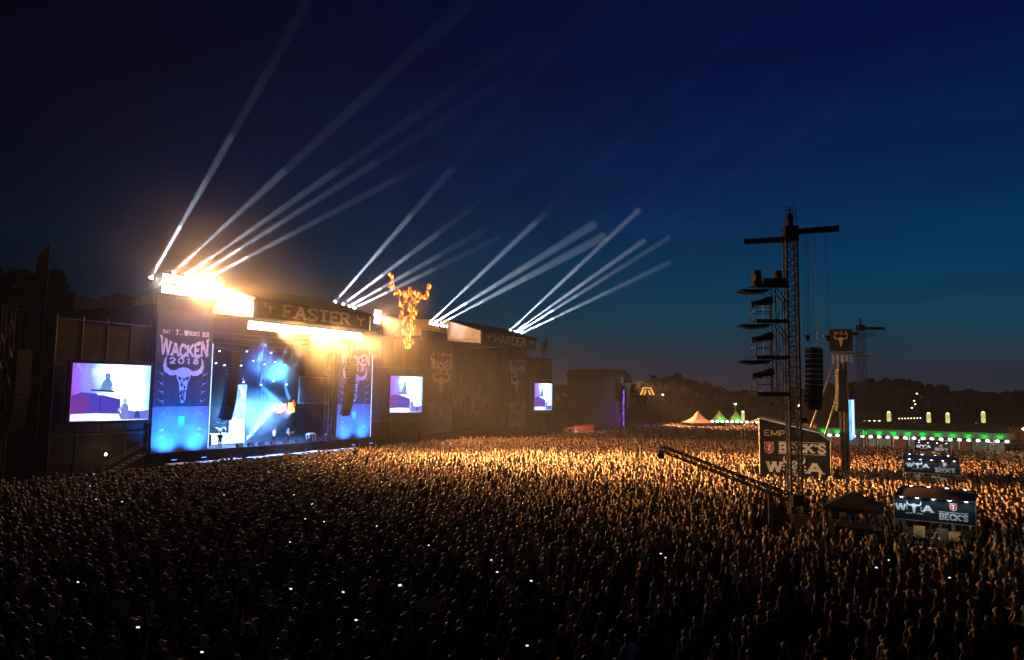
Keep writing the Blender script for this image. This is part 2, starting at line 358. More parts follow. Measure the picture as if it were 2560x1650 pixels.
# ------------------------------------------------------------------ wing banners
ban = thing('wing_banner', 'WACKEN 2018 bull skull banner lit blue beside the big left screen', 'banner', W(0, .12, 1.92), STAGE_RZ, 'stage wing banners')
MB().box((.02, -.04, 4.9), (6.68, 0, 15.1)).build('upper_cloth', CLOTH, ban)
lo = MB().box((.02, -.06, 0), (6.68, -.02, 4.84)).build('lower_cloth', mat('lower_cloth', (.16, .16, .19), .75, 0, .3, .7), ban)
text_parts('WACKEN', 'letter', PRINT, ban, (.55, -.05, 10.2), (1, 0, 0), (0, 0, 1), 1.25, 5.6, th=.27, gap=.2, warp=lambda a, b: b * (1 + .55 * (2 * a - 1) ** 2) + .12 * (2 * a - 1) ** 2)
text_parts('2018', 'digit', PRINT, ban, (1.65, -.05, 9.42), (1, 0, 0), (0, 0, 1), .6, 3.4, th=.22, gap=.5)
q = MB(); skull(q, (3.35, -.05, 7.75), (1.05, 0, 0), (0, 0, 1.12), 2.25, 0, 1, .03)
for k in range(14):
    cx, cz = rnd.uniform(-.45, .45), rnd.uniform(-2.0, .7); q.prism([(3.35 + cx, -.085, 7.75 + cz), (3.35 + cx + rnd.uniform(.08, .3), -.085, 7.75 + cz - .3), (3.35 + cx + rnd.uniform(-.1, .1), -.085, 7.75 + cz - rnd.uniform(.4, .8))], (0, -.012, 0), 1)
q.build('skull_print', [PRINT, CLOTH], ban)
q = MB()
for z in (8.2, 7.2, 6.3, 5.3):
    for sg in (-1, 1):
        cx = 3.35 + sg * (2.45 + .1 * math.sin(z)); q.prism([(cx + sg * .55, -.05, z + .35), (cx - sg * .35, -.05, z - .25), (cx - sg * .1, -.05, z + .02), (cx - sg * .25, -.05, z + .25), (cx, -.05, z + .12)], (0, -.015, 0))
tag(q.build('rib_print', PRINT_DIM, ban), kind='stuff')
q = MB()
for z in (4.2, 2.5, 1.8):
    for sg in (-1, 1):
        cx = 3.35 + sg * 2.1; q.prism([(cx + sg * .5, -.07, z - .3), (cx - sg * .3, -.07, z + .3), (cx, -.07, z + .05), (cx - sg * .2, -.07, z - .2)], (0, -.012, 0))
tag(q.build('rib_print', PRINT_DIM, lo), kind='stuff')
q = MB()
for k, x in enumerate((-.24, 0, .24)): q.prism([(3.35 + x - .1, -.07, 3.75), (3.35 + x + .1, -.07, 3.75), (3.35 + x + .08, -.07, 3.2), (3.35 + x + .02, -.07, 2.75 - .15 * (k % 2)), (3.35 + x - .06, -.07, 3.3)], (0, -.012, 0))
q.build('claw_emblem', mat('claw_green', (.06, .92, .14), .6, 0, .1, 4), lo)
q = MB()
text(q, '3SAT', (.65, -.05, 12.55), (1, 0, 0), (0, 0, 1), .36, width=.85, serif=False)
text(q, 'T..', (2.15, -.05, 12.5), (1, 0, 0), (0, 0, 1), .5, width=.85)
shield(q, (3.42, -.05, 12.75), (1, 0, 0), (0, 0, 1), .5, 0, 0); text(q, "BECK'S", (3.75, -.05, 12.55), (1, 0, 0), (0, 0, 1), .4, width=1.25)
text(q, 'BOB', (5.45, -.05, 12.5), (1, 0, 0), (0, 0, 1), .5, width=.8, serif=False)
tag(q.build('sponsor_lettering', PRINT, ban), kind='stuff')
dup(ban, W(26.5, .12, 1.92), None, 'WACKEN 2018 banner half hidden by the right hanging speaker column')
dup(ban, W(PERIOD + 1.6, .12, 1.92), None, 'dim WACKEN 2018 banner between the middle screen and the dark stage')
dup(ban, W(PERIOD + 26.5, .12, 1.92), None, 'dim banner on the far wing of the unlit stage')
# blue uplights for the two lit banners, on the deck edge
up = thing('banner_uplight', 'blue flood lamp before the stage under the left banner, left one', 'lamp', W(1.6, 1.9, .95), STAGE_RZ, 'blue floods under the banners')
MB().box((-.35, -.15, .0), (.35, .15, .06)).build('base', BLACK, up)
MB().box((-.3, -.12, .1), (.3, .12, .34)).build('housing', BLACK, up)
MB().box((-.26, -.08, .345), (.26, .08, .36)).build('lens', emat('lens_blue', (.05, .2, 1), 9), up)
for t_, lb in ((5.1, 'blue flood lamp before the stage under the left banner, right one'), (28.1, 'blue flood lamp under the far banner, left one'), (31.6, 'blue flood lamp under the far banner, right one')):
    dup(up, W(t_, 1.9, .95), None, lb)
for t_ in (1.6, 5.1): spot(W(t_, 1.9, 1.35), W(t_, .1, 6.4), 18000, 115, (.015, .18, 1), 1, .2, 'banner_uplight_beam')
for t_ in (28.1, 31.6): spot(W(t_, 1.9, 1.35), W(t_, .1, 6.0), 11000, 115, (.02, .17, 1), 1, .2, 'banner_uplight_beam')
# white LED strips at the banner edges
for t_, lb in ((6.78, 'white vertical light strip right of the left banner'), (33.3, 'white vertical light strip at the right end of the lit stage')):
    q = thing('light_strip', lb, 'light strip', W(t_, .18, 1.95), STAGE_RZ, 'vertical light strips')
    MB().box((-.09, -.02, 0), (.09, .06, 11.9)).build('channel', BLACK, q)
    MB().box((-.05, -.035, .1), (.05, -.022, 11.8)).build('diffuser', emat('strip_light', (.45, .62, 1), 2.4, noise=.3, nscale=.6), q)

# ------------------------------------------------------------------ scaffold walls with scrim
def wall(t0, t1, h, label, poles=True):
    s = thing('scaffold_wall', label, 'wall', W(t0, -.4, 0), STAGE_RZ); L = t1 - t0
    k = 0; x = 0.
    while x < L - .1:
        x1 = min(L, x + 2.4); MB().box((x + .03, -.02, .1), (x1 - .03, .02 + .01 * (k % 2), h - .1 * (k % 3))).build('scrim_panel', SCRIM, s)
        MB().bar((x, -.08, 0), (x, -.08, h + .5), .05, n=6).build('pole', STEEL, s); x = x1; k += 1
    MB().bar((L, -.08, 0), (L, -.08, h + .5), .05, n=6).build('pole', STEEL, s)
    for z in (4.2, h * .72, h + .1): MB().bar((-.1, -.16, z), (L + .1, -.16, z), .045, n=6).build('ledger_tube', STEEL, s)
    return s
wall(-9.6, -.3, 15.0, 'dark scaffold wall behind the big left screen')
wall(33.6, 46.6, 16.8, 'dark scaffold wall under the burning skull')
wall(78.8, 90.8, 15.8, 'dark scaffold wall behind the far right screen')

# ------------------------------------------------------------------ LED screens
def screen_mat():
    m = bpy.data.materials.new('screen_picture'); m.use_nodes = True; t = m.node_tree; t.nodes.clear()
    co = t.nodes.new('ShaderNodeTexCoord'); sp = t.nodes.new('ShaderNodeSeparateXYZ'); t.links.new(co.outputs['Object'], sp.inputs[0])
    no = t.nodes.new('ShaderNodeTexNoise'); no.inputs['Scale'].default_value = .55; t.links.new(co.outputs['Object'], no.inputs['Vector'])
    ma = t.nodes.new('ShaderNodeMath'); ma.operation = 'MULTIPLY_ADD'; t.links.new(no.outputs[0], ma.inputs[0]); ma.inputs[1].default_value = 2.2
    t.links.new(sp.outputs['X'], ma.inputs[2])
    rp = t.nodes.new('ShaderNodeValToRGB'); mp = t.nodes.new('ShaderNodeMapRange'); t.links.new(ma.outputs[0], mp.inputs[0]); mp.inputs[1].default_value = .9; mp.inputs[2].default_value = 8.8; t.links.new(mp.outputs[0], rp.inputs[0])
    cs = [(0, (.26, .07, .46)), (.12, (.22, .13, .80)), (.26, (.20, .26, 1.1)), (.36, (.55, .8, 1.3)), (.46, (1.0, 1.25, 1.5)), (.82, (1.1, 1.35, 1.5)), (1, (.3, .6, 1.2))]
    e = rp.color_ramp.elements
    while len(e) < len(cs): e.new(.5)
    for el, (p, c) in zip(e, cs): el.position = p; el.color = (*c, 1)
    em = t.nodes.new('ShaderNodeEmission'); t.links.new(rp.outputs[0], em.inputs[0]); em.inputs[1].default_value = 1.6
    o = t.nodes.new('ShaderNodeOutputMaterial'); t.links.new(em.outputs[0], o.inputs[0]); return m
SCREEN = screen_mat()
scr = thing('video_screen', 'largest LED video screen, left of the lit stage, showing a keyboard player', 'screen', W(-8.25, .35, 5.5), STAGE_RZ, 'LED video screens')
fr = MB(); fr.box((-.35, -.02, -.35), (8.05, .3, -.03)); fr.box((-.35, -.02, 5.47), (8.05, .3, 5.8)); fr.box((-.35, -.02, -.03), (-.03, .3, 5.47)); fr.box((7.73, -.02, -.03), (8.05, .3, 5.47))
fr.build('frame', BLACK, scr)
pan = MB().box((-.03, 0, -.03), (7.73, .2, 5.47)).build('led_panel', SCREEN, scr)
def pic(pts, m, k): MB().prism([(x, -.012 - .004 * k, z) for x, z in pts], (0, -.003, 0)).build('picture_patch', m, pan)
E_ = lambda n, c, s: emat('picture_' + n, c, s)
def blob(cx, cz, rx, rz, n=12): return [(cx + rx * math.cos(2 * math.pi * k / n), cz + rz * math.sin(2 * math.pi * k / n)) for k in range(n)]
pic([(0, .6), (0, 2.35), (.9, 2.72), (2.2, 2.62), (4.7, 2.05), (4.75, .6)], E_('riser', (.08, .06, .55), 1.0), 0)
pic([(0, .62), (0, 2.3), (.8, 2.6), (1.5, 2.3), (1.9, 1.4), (1.3, .65)], E_('rose', (.20, .05, .42), .9), 1)
pic([(2.6, 2.5), (2.75, .7), (2.85, .7), (2.72, 2.5)], E_('seam', (.09, .04, .36), .8), 1)
pic([(.3, 5.4), (.55, 5.4), (2.1, 3.1), (1.95, 3.05)], E_('ray', (.45, .34, 1.1), .9), 1)
pic([(.02, .02), (.02, .66), (2.2, .72), (4.6, .62), (4.9, .02)], E_('whitefloor', (.95, .95, 1.6), 1.2), 2)
pic([(4.9, .02), (4.6, .62), (5.6, .95), (6.4, .8), (7.7, .95), (7.7, .02)], E_('bluefloor', (.16, .2, .9), 1.0), 2)
pic([(2.6, 2.85), (2.7, 3.3), (2.95, 3.85), (3.15, 4.05), (3.55, 4.05), (3.72, 3.8), (3.85, 3.2), (3.75, 2.8)], E_('player', (.16, .36, .74), .9), 3)
pic([(2.62, 3.3), (2.35, 2.98), (2.5, 2.88), (2.85, 3.2)], E_('forearm', (.45, .7, 1.1), .9), 4); pic([(3.75, 3.35), (3.95, 3.0), (3.8, 2.9), (3.6, 3.2)], E_('forearm', (.45, .7, 1.1), .9), 4)
pic(blob(3.32, 4.28, .24, .32), E_('hair', (.05, .1, .34), .8), 4); pic(blob(3.3, 4.26, .13, .2), E_('face', (.3, .5, .85), .9), 5)
pic([(1.75, 3.02), (1.8, 2.86), (4.0, 2.72), (4.05, 2.88)], E_('keyboard', (.05, .05, .28), .6), 6)
pic([(2.4, 2.62), (2.9, 2.6), (2.85, 2.44), (2.45, 2.47)], E_('glint', (1, 1.1, 1.6), 1.6), 7)
pic([(4.95, .05), (4.85, .7), (4.75, 1.15), (4.95, 1.6), (5.35, 1.65), (5.6, 1.3), (5.55, .8), (5.7, .05)], E_('second', (.28, .34, .9), .8), 4)
pic(blob(5.18, 1.88, .22, .26), E_('hair2', (.5, .72, 1.0), .9), 5); pic([(4.45, .95), (4.85, 1.5), (5.0, 1.4), (4.65, .8)], E_('forearm', (.45, .7, 1.1), .9), 6)
pic([(6.2, .2), (6.25, .75), (6.4, .9), (6.7, .85), (6.85, .2)], E_('monitor', (.08, .1, .45), .7), 3)
dup(scr, W(37.2, .35, 5.4), None, 'middle LED video screen under the burning skull')
dup(scr, W(81.7, .35, 5.0), None, 'farthest and smallest looking LED video screen right of the dark stage')

# ------------------------------------------------------------------ burning skull above the middle screen
FL = [(36.7, 25.8), (36.9, 25.1), (37.1, 24.5), (36.6, 24.0), (37.2, 23.8), (37.9, 23.5), (38.8, 23.4), (39.8, 23.7), (40.1, 23.1), (40.5, 22.5), (41.2, 24.1), (41.6, 23.7), (42.4, 23.9), (42.6, 23.4), (43.4, 23.8), (44.3, 23.6), (45.2, 23.4), (46.0, 25.7), (46.0, 25.2), (45.7, 24.0), (44.8, 23.3), (38.9, 21.7), (39.4, 21.6), (42.3, 22.4), (42.9, 22.4), (41.5, 21.6), (41.1, 21.1), (42.2, 21.2), (43.0, 21.0), (39.2, 20.4), (39.7, 20.4), (41.7, 20.4), (42.7, 20.0), (39.9, 19.7), (40.7, 19.8), (41.9, 19.5), (39.6, 18.8), (41.8, 18.8), (42.6, 18.5), (41.0, 18.4), (39.6, 17.8), (40.0, 17.4), (40.7, 17.3), (41.8, 17.8), (42.1, 17.4), (41.2, 16.9), (40.4, 16.4), (41.4, 16.4), (40.2, 15.9), (40.9, 15.6), (41.3, 15.5), (41.6, 15.9), (41.1, 15.2), (40.9, 23.3), (41.9, 23.1), (41.3, 22.1), (41.6, 21.0), (41.9, 20.0), (40.3, 22.9), (43.0, 23.7), (44.9, 23.7), (45.9, 24.6), (36.8, 24.8), (38.3, 23.3)]
sk = thing('burning_skull', 'giant bull skull of orange flames on a steel frame', 'flame sculpture', W(41.2, .1, 15.0), STAGE_RZ)
q = MB(); cx, cz, s_ = 0, 5.4, 5.0
def outline(pts, sg):
    P = [V((cx + p[0] * s_ * sg, 0, cz + p[1] * s_ + .6)) for p in pts]
    for a, b in zip(P, P[1:] + P[:1]): q.bar(a, b, .035, n=5)
outline(HEAD, 1); outline(HORN, 1); outline(HORN, -1)
for z in (1.5, 3.2, 5.0, 6.8): q.bar((-1.7, .06, z), (1.7, .06, z), .04, n=5)
q.build('steel_frame', STEEL, sk)
truss(MB(), (-.6, .6, -14.9), (-.6, .6, 9.0), .8, 1.2, .05, V((1, 0, 0))).build('support_mast', STEEL, sk)
FLAME = emat('flame_outer', (1, .13, .006), 1.8, noise=.5, nscale=5); FLAMEC = emat('flame_core', (1, .36, .06), 5)
fm = MB().lathe([(.01, -.35), (.16, -.18), (.24, .02), (.17, .28), (.08, .5), (.01, .72)], n=8).mesh('flame', FLAME, True)
fc = MB().lathe([(.01, -.32), (.13, -.16), (.18, .02), (.11, .25), (.01, .5)], (0, -.16, 0), n=7).mesh('flame_core', FLAMEC, True)
FL2 = FL + [(t_ + rnd.uniform(-.45, .45), z_ + rnd.uniform(-.4, .4)) for t_, z_ in FL]
for t_, z_ in FL2:
    o = put('flame', fm, sk, (t_ - 41.2, -.1 - rnd.uniform(0, .3), z_ - 15.0), (rnd.uniform(-.3, .3), rnd.uniform(-.7, .7), rnd.uniform(0, 6)), (rnd.uniform(.5, 1.0), rnd.uniform(.5, .8), rnd.uniform(.5, 1.1)))
    put('flame_core', fc, o)
for z_, e_ in ((22.8, 2600), (18, 1800)): point(W(41.3, 1.3, z_), e_, (1, .38, .06), .5, 'flame_light')

# ------------------------------------------------------------------ golden blinders
bl = thing('blinder_lamp', 'golden audience blinder under the stage header, leftmost of the row', 'stage lamp', (0, 0, 0), 0, 'golden blinders under the header')
MB().box((-.68, .0, -.48), (.68, .22, .48)).build('housing', BLACK, bl)
MB().bar((0, .1, .48), (0, .1, .85), .04, n=6).build('hook_clamp', STEEL, bl)
lm = MB().lathe([(.168, -.013), (.165, .03), (.10, .05)], n=10, quat=V((0, -1, 0)).to_track_quat('Z', 'Y')).mesh('lens', LENS_GOLD)
MB().box((-.66, -.012, -.46), (.66, -.002, .46)).build('glare_panel', emat('glare_gold', (1, .72, .34), 9), bl)  # glowing panel behind the lenses, added to imitate blinder glare
for i in range(4):
    for k in range(2): put('lens', lm, bl, (-.51 + .34 * i, 0, -.23 + .46 * k))
first = True
def blinder(t, d, z, label, group):
    global first
    if first: o = bl; first = False
    else: o = dup(bl, (0, 0, 0))
    o.location = W(t, d, z); o.rotation_euler = (R(8), 0, STAGE_RZ); o['label'] = label; o['group'] = group
for k in range(12): blinder(8.05 + k * 1.5, 5.2, 15.75, 'golden audience blinder under the stage header, ' + ORD[k], 'golden blinders under the header')
for r_ in range(2):
    for k in range(5): blinder(.75 + k * 1.5, .5, 19.15 + r_ * 1.1, 'golden blinder on the left stage wing, %s row, %s' % (('lower', 'upper')[r_], ORD[k]), 'golden blinders on the left wing')
for k in range(2): blinder(33.6, .6, 18.8 + k * 1.05, 'golden blinder at the right end of the lit roof, %s one' % ('lower', 'upper')[k], 'golden blinders on the right wing')
GOLD = (1, .45, .13)
for k in range(3): spot(W(10.5 + k * 6, 5.7, 15.6), W(20 + k * 4, 36 + 8 * k, 1), 520000, 46, GOLD, .9, .5, 'blinder_light')
for t_ in (2.0, 6.0): spot(W(t_, 1.1, 19.6), W(20, 50, 1), 75000, 66, GOLD, 1.0, .5, 'blinder_light')
spot(W(16, 6.2, 15.5), W(15, 24, 1), 150000, 84, GOLD, .9, .5, 'blinder_light')
spot(W(33.6, 1.2, 19.3), W(40, 26, 1), 160000, 66, (1, .40, .13), .8, .4, 'blinder_light')
spot(W(-.6, .6, 20.0), W(-20, 58, 1), 5000, 75, (1, .88, .78), .9, .3, 'wing_lamp_light')
# spill of the blinders on their own canopy and wings
point(W(4, 1.8, 20.6), 9000, GOLD, .4, 'blinder_spill'); point(W(34.2, 1.4, 19.4), 1500, GOLD, .4, 'blinder_spill'); point(W(13, 6.6, 15.2), 2600, GOLD, .4, 'blinder_spill'); point(W(20, 6.6, 15.2), 2600, GOLD, .4, 'blinder_spill')

# ------------------------------------------------------------------ beam lamps on the roofs and smoke cones cut to beam shape
mh = thing('beam_lamp', 'x', 'stage lamp', (0, 0, 0), 0, 'beam lamps on the stage roofs')
MB().box((-.22, -.22, -.62), (.22, .22, -.42)).build('base', BLACK, mh)
q = MB(); q.box((-.3, -.06, -.42), (-.24, .06, .1)); q.box((.24, -.06, -.42), (.3, .06, .1)); q.box((-.3, -.06, -.46), (.3, .06, -.42)); q.build('yoke', BLACK, mh)
hd = MB().lathe([(.12, -.3), (.2, -.22), (.22, .1), (.24, .28)], n=12).mesh('lamp_head', BLACK, True)
hl = MB().lathe([(.215, .285), (.2, .30)], n=12).mesh('lens', LENS_W)
SM_A = volmat('beam_smoke_dense', .09, (.86, .92, 1), .1); SM_B = volmat('beam_smoke', .022, (.80, .90, 1), .1); SM_C = volmat('beam_smoke_thin', .008, (.70, .84, 1), .1)
BEAMS = [  # lamp (t, z), far end (t, d, z), energy, half angle, dense length, mid length, place
 ((-.6, 20.0), (-3.2, 24.3, 42.4), 5.5e5, .55, 7.5, 19, 'standing alone at the far left of the lit roof'),
 ((1.9, 21.0), (5.7, 35.2, 43.8), 3.2e5, .8, 4.0, 18, 'on the left of the lit roof, first of four'),
 ((3.4, 21.0), (8.7, 37.8, 39.9), 3.2e5, .6, 4.5, 22, 'on the left of the lit roof, second of four'),
 ((4.6, 21.0), (9.7, 37.5, 38.0), 3.4e5, .5, 7.0, 26, 'on the left of the lit roof, third of four'),
 ((6.0, 21.0), (6.9, 30.7, 30.3), 3.0e5, .45, 7.0, 28, 'on the left of the lit roof, fourth of four'),
 ((26.1, 20.6), (21.0, 22.5, 34.6), 4.8e5, .5, 6.0, 19, 'on the right of the lit roof, leftmost of four'),
 ((27.6, 20.4), (24.2, 23.1, 30.5), 4.2e5, .5, 9.0, 20, 'on the right of the lit roof, second of four'),
 ((28.8, 20.3), (26.0, 24.1, 28.3), 3.4e5, .5, 7.0, 18, 'on the right of the lit roof, third of four'),
 ((29.7, 20.1), (27.4, 25.1, 27.4), 3.4e5, .5, 7.0, 16, 'on the right of the lit roof, rightmost of four'),
 ((47.8, 19.9), (43.2, 23.2, 34.4), 5.0e5, .5, 4.0, 26, 'on the left of the dark roof, first of three'),
 ((49.0, 19.9), (48.6, 28.4, 33.3), 5.0e5, .85, 7.0, 32, 'on the left of the dark roof, second of three'),
 ((50.5, 19.8), (50.7, 29.1, 31.9), 3.4e5, .9, 3.0, 32, 'on the left of the dark roof, third of three'),
 ((73.1, 20.4), (71.8, 26.5, 41.0), 7.0e5, .5, 3.5, 34, 'on the right of the dark roof, first of four'),
 ((74.8, 20.3), (73.6, 26.8, 35.8), 7.0e5, .5, 3.5, 32, 'on the right of the dark roof, second of four'),
 ((75.8, 20.2), (76.7, 30.6, 36.7), 7.0e5, .5, 9.0, 35, 'on the right of the dark roof, third of four'),
 ((77.2, 20.1), (78.0, 30.2, 32.4), 7.0e5, .5, 8.0, 33, 'on the right of the dark roof, fourth of four'),
]
def cone(P, D, l0, l1, half, m, name, label, r0=.16):  # smoke volume given the shape of a light beam
    Q = D.to_track_quat('Z', 'Y'); q = MB(); n = 14; vs = []
    for L in (l0, l1):
        r = r0 + L * math.tan(R(half))
        vs += [P + Q @ V((r * math.cos(2 * math.pi * k / n), r * math.sin(2 * math.pi * k / n), L)) for k in range(n)]
    q.add(vs, [(k, (k + 1) % n, n + (k + 1) % n, n + k) for k in range(n)] + [tuple(range(n))[::-1], tuple(range(n, 2 * n))])
    return tag(q.build(name, m), label, kind='stuff')
def beam(P, E2, energy, half, la, lb, place, parent_lamp=None, col=(.78, .87, 1), label='white beam lamp '):
    D = (E2 - P).normalized(); L = (E2 - P).length
    lampo = dup(mh, P, (0, 0, STAGE_RZ), label + place)
    Q = D.to_track_quat('Z', 'Y'); Rl = Matrix.Rotation(-STAGE_RZ, 4, 'Z') @ Q.to_matrix().to_4x4()
    h_ = put('lamp_head', hd, lampo, (0, 0, 0), Rl.to_euler()); put('lens', hl, h_)
    spot(P + D * .34, E2, energy * 1.5, max(3.2, 2 * half * 1.5), col, .5, .05, 'beam_light')
    lb = min(lb, L); cuts = sorted({.4, 3., la, min(la + 6, lb), (la + lb) / 2, lb, (lb + L) / 2, L})
    cuts = [c for k, c in enumerate(cuts) if k == 0 or c - cuts[k - 1] > .5]
    for l0, l1 in zip(cuts[:-1], cuts[1:]):
        m_ = (l0 + l1) / 2; dn = .22 if m_ < 3 else (.13 if m_ < la else (.030 if m_ < la + 6 else (.020 if m_ < lb else .0065)))  # density steps put the fade of the beam into the smoke
        if m_ > (la + lb) / 2: dn *= .8
        if m_ > (lb + L) / 2 and L > lb + 1: dn *= .6
        cone(P, D, l0 + .01, l1, half * .75, volmat('beam_smoke_%d' % int(dn * 1e5), dn, (.82, .90, 1), .1), 'beam_shaped_smoke', 'beam-shaped smoke of the white beam lamp ' + place, .27 if m_ < la else .2)
for (a, b, en, ha, la, lb, pl) in BEAMS: beam(W(a[0], -.6, a[1]), W(*b), en * (1.9 if a[0] > 20 else .95), ha * (1.45 if a[0] > 40 else (1.25 if a[0] > 20 else 1.1)), la, lb, pl)
# supports under the roof lamps
for t_, z_ in ((0, 0), (PERIOD, 0)):
    for x0, x1 in ((-1.2, 7), (25.6, 33)):
        pass
# row of round white lamps on the dark stage's left wing
wl = thing('round_lamp', 'x', 'stage lamp', (0, 0, 0), STAGE_RZ, 'white lamps on the dark stage wing')
MB().lathe([(.12, -.2), (.2, -.1), (.23, .1)], n=12, quat=V((0, -1, 0)).to_track_quat('Z', 'Y')).build('housing', BLACK, wl, True)
MB().lathe([(.22, .105), (.16, .15)], n=12, quat=V((0, -1, 0)).to_track_quat('Z', 'Y')).build('lens', LENS_W, wl)
MB().bar((0, 0, -.22), (0, 0, -.7), .04, n=6).build('bracket', STEEL, wl)
for k in range(7):
    o = wl if k == 0 else dup(wl, (0, 0, 0)); o.location = W(46.3 + k * .72 + .05 * (k > 3) * k, .4, 19.5 - .02 * k); o.rotation_euler = (0, 0, STAGE_RZ)
    o['label'] = 'round white lamp on the dark stage left wing, ' + ORD[k]
spot(W(47.5, .7, 19.5), W(40, 30, 8), 4000, 90, (.85, .9, 1), .8, .2, 'wing_lamp_light')
spot(W(49.5, 3.0, 19.3), W(PERIOD + 7, 2.0, 18.6), 130, 80, (1, .88, .78), .8, .3, 'wing_lamp_light')
for ch in list(mh.children): bpy.data.objects.remove(ch)
bpy.data.objects.remove(mh)

# ------------------------------------------------------------------ people: one continuous skinned body per pose
def attr_mat(name, attr, default, rough=.8, var=.2, scale=9):
    m = bpy.data.materials.new(name); m.use_nodes = True; t = m.node_tree; b = t.nodes['Principled BSDF']; b.inputs['Roughness'].default_value = rough
    a = t.nodes.new('ShaderNodeAttribute'); a.attribute_type = 'INSTANCER'; a.attribute_name = attr
    co = t.nodes.new('ShaderNodeTexCoord'); no = t.nodes.new('ShaderNodeTexNoise'); no.inputs['Scale'].default_value = scale; t.links.new(co.outputs['Object'], no.inputs['Vector'])
    mp = t.nodes.new('ShaderNodeMapRange'); t.links.new(no.outputs[0], mp.inputs[0]); mp.inputs[3].default_value = 1 - var; mp.inputs[4].default_value = 1 + var
    sc_ = t.nodes.new('ShaderNodeVectorMath'); sc_.operation = 'SCALE'; t.links.new(a.outputs['Vector'], sc_.inputs[0]); t.links.new(mp.outputs[0], sc_.inputs['Scale'])
    t.links.new(sc_.outputs[0], b.inputs['Base Color']); MATS[name] = m; return m
M_SKIN = attr_mat('skin', 'skin_tone', 0, .55, .12); M_SHIRT = attr_mat('shirt', 'shirt_tone', 0, .85, .3); M_HAIR = attr_mat('hair', 'hair_tone', 0, .5, .35, 25)
M_JEANS = mat('dark_jeans', (.03, .032, .042), .85, 0, .3, 6); M_EYE = mat('eye', (.02, .015, .012), .3)
PMATS = [M_SKIN, M_SHIRT, M_JEANS, M_HAIR, M_EYE]
def person_mesh(name, pose, hair):
    """pose: (elbow, wrist) for the left and right arm; facing +Y"""
    j = [(0, 0, .96), (0, .01, 1.14), (0, -.01, 1.34), (0, -.015, 1.47), (0, .0, 1.53), (0, .015, 1.60), (0, .01, 1.70)]
    r = [(.18, .13), (.165, .125), (.215, .14), (.13, .095), (.062, .066), (.10, .112), (.094, .106)]
    ed = [(k, k + 1) for k in range(6)]
    hands = []
    for sg, (el, wr) in zip((-1, 1), pose):
        b = len(j); sh = V((sg * .185, -.01, 1.42)); el = V((el[0] * sg, el[1], el[2])); wr = V((wr[0] * sg, wr[1], wr[2])); hn = wr + (wr - el).normalized() * .09
        j += [tuple(sh), tuple((sh + el) / 2), tuple(el), tuple((el + wr) / 2), tuple(wr), tuple(hn)]; r += [(.07, .07), (.058, .058), (.046, .046), (.042, .042), (.03, .03), (.034, .026)]
        ed += [(2, b)] + [(b + k, b + k + 1) for k in range(5)]; hands.append((wr, hn, sg))
    for sg in (-1, 1):
        b = len(j); j += [(sg * .1, 0, .88), (sg * .115, .02, .5), (sg * .12, -.015, .1), (sg * .14, .14, .04)]; r += [(.098, .098), (.068, .068), (.048, .05), (.045, .035)]
        ed += [(0, b)] + [(b + k, b + k + 1) for k in range(3)]
    me = bpy.data.meshes.new(name + '_skeleton'); me.from_pydata(j, ed, []); me.update()
    o = bpy.data.objects.new(name + '_skeleton', me); C.objects.link(o)
    o.modifiers.new('s', 'SKIN').use_smooth_shade = True
    lay = me.skin_vertices[0].data
    for k, rr in enumerate(r): lay[k].radius = rr
    lay[0].use_root = True
    o.modifiers.new('d', 'SUBSURF').levels = 1
    dg = bpy.context.evaluated_depsgraph_get(); ev = o.evaluated_get(dg).to_mesh()
    mb = MB(); mb.v = [v.co.copy() for v in ev.vertices]; mb.f = [tuple(p.vertices) for p in ev.polygons]; mb.m = []
    for p in ev.polygons:
        c = p.center; mi = 1
        if c.z > 1.515 and abs(c.x) < .14: mi = 0
        elif c.z < .93 and abs(c.x) < .24: mi = 2
        else:
            for (sg, (el, wr)) in zip((-1, 1), pose):
                sh = V((sg * .185, -.01, 1.42)); e = V((el[0] * sg, el[1], el[2])); w_ = V((wr[0] * sg, wr[1], wr[2])); w_ = w_ + (w_ - e).normalized() * .12
                for a_, b_ in ((sh.lerp(e, .6), e), (e, w_)):
                    u_ = max(0., min(1., (c - a_).dot(b_ - a_) / (b_ - a_).length_squared))
                    if (c - a_.lerp(b_, u_)).length < .062 and (u_ > 0 or (c - a_).length < .055): mi = 0
        mb.m.append(mi)
    bpy.data.objects.remove(o)
    # fingers, thumb, nose, ears, eyes
    for wr, hn, sg in hands:
        d = (hn - wr).normalized(); side = d.cross(V((0, 1, 0)));  side = side.normalized() if side.length > .1 else V((1, 0, 0)); nn = side.cross(d)
        for k, (off, ln) in enumerate(((-.026, .062), (-.009, .074), (.009, .07), (.026, .054))):
            p0 = hn + side * off; p1 = p0 + d * ln * .55 + nn * .006; p2 = p1 + d * ln * .45 + nn * .02; mb.bar(p0, p1, .0095, .008, 4); mb.bar(p1, p2, .008, .006, 4)
        p0 = wr + d * .04 + side * (.03 * sg); p1 = p0 + d * .03 + side * (.03 * sg); mb.bar(p0, p1, .011, .009, 4); mb.bar(p1, p1 + d * .035, .009, .007, 4)
    mb.add([(-.012, .108, 1.65), (.012, .108, 1.65), (.02, .108, 1.605), (-.02, .108, 1.605), (0, .146, 1.61)], [(0, 1, 4), (1, 2, 4), (2, 3, 4), (3, 0, 4)], 0)
    mb.box((-.03, .1, 1.562), (.03, .116, 1.57), 4)
    for sg in (-1, 1):
        mb.box((sg * .022, .1, 1.648), (sg * .048, .116, 1.659), 4); mb.box((sg * .088, -.01, 1.60), (sg * .112, .025, 1.655), 0)
    hb = MB()
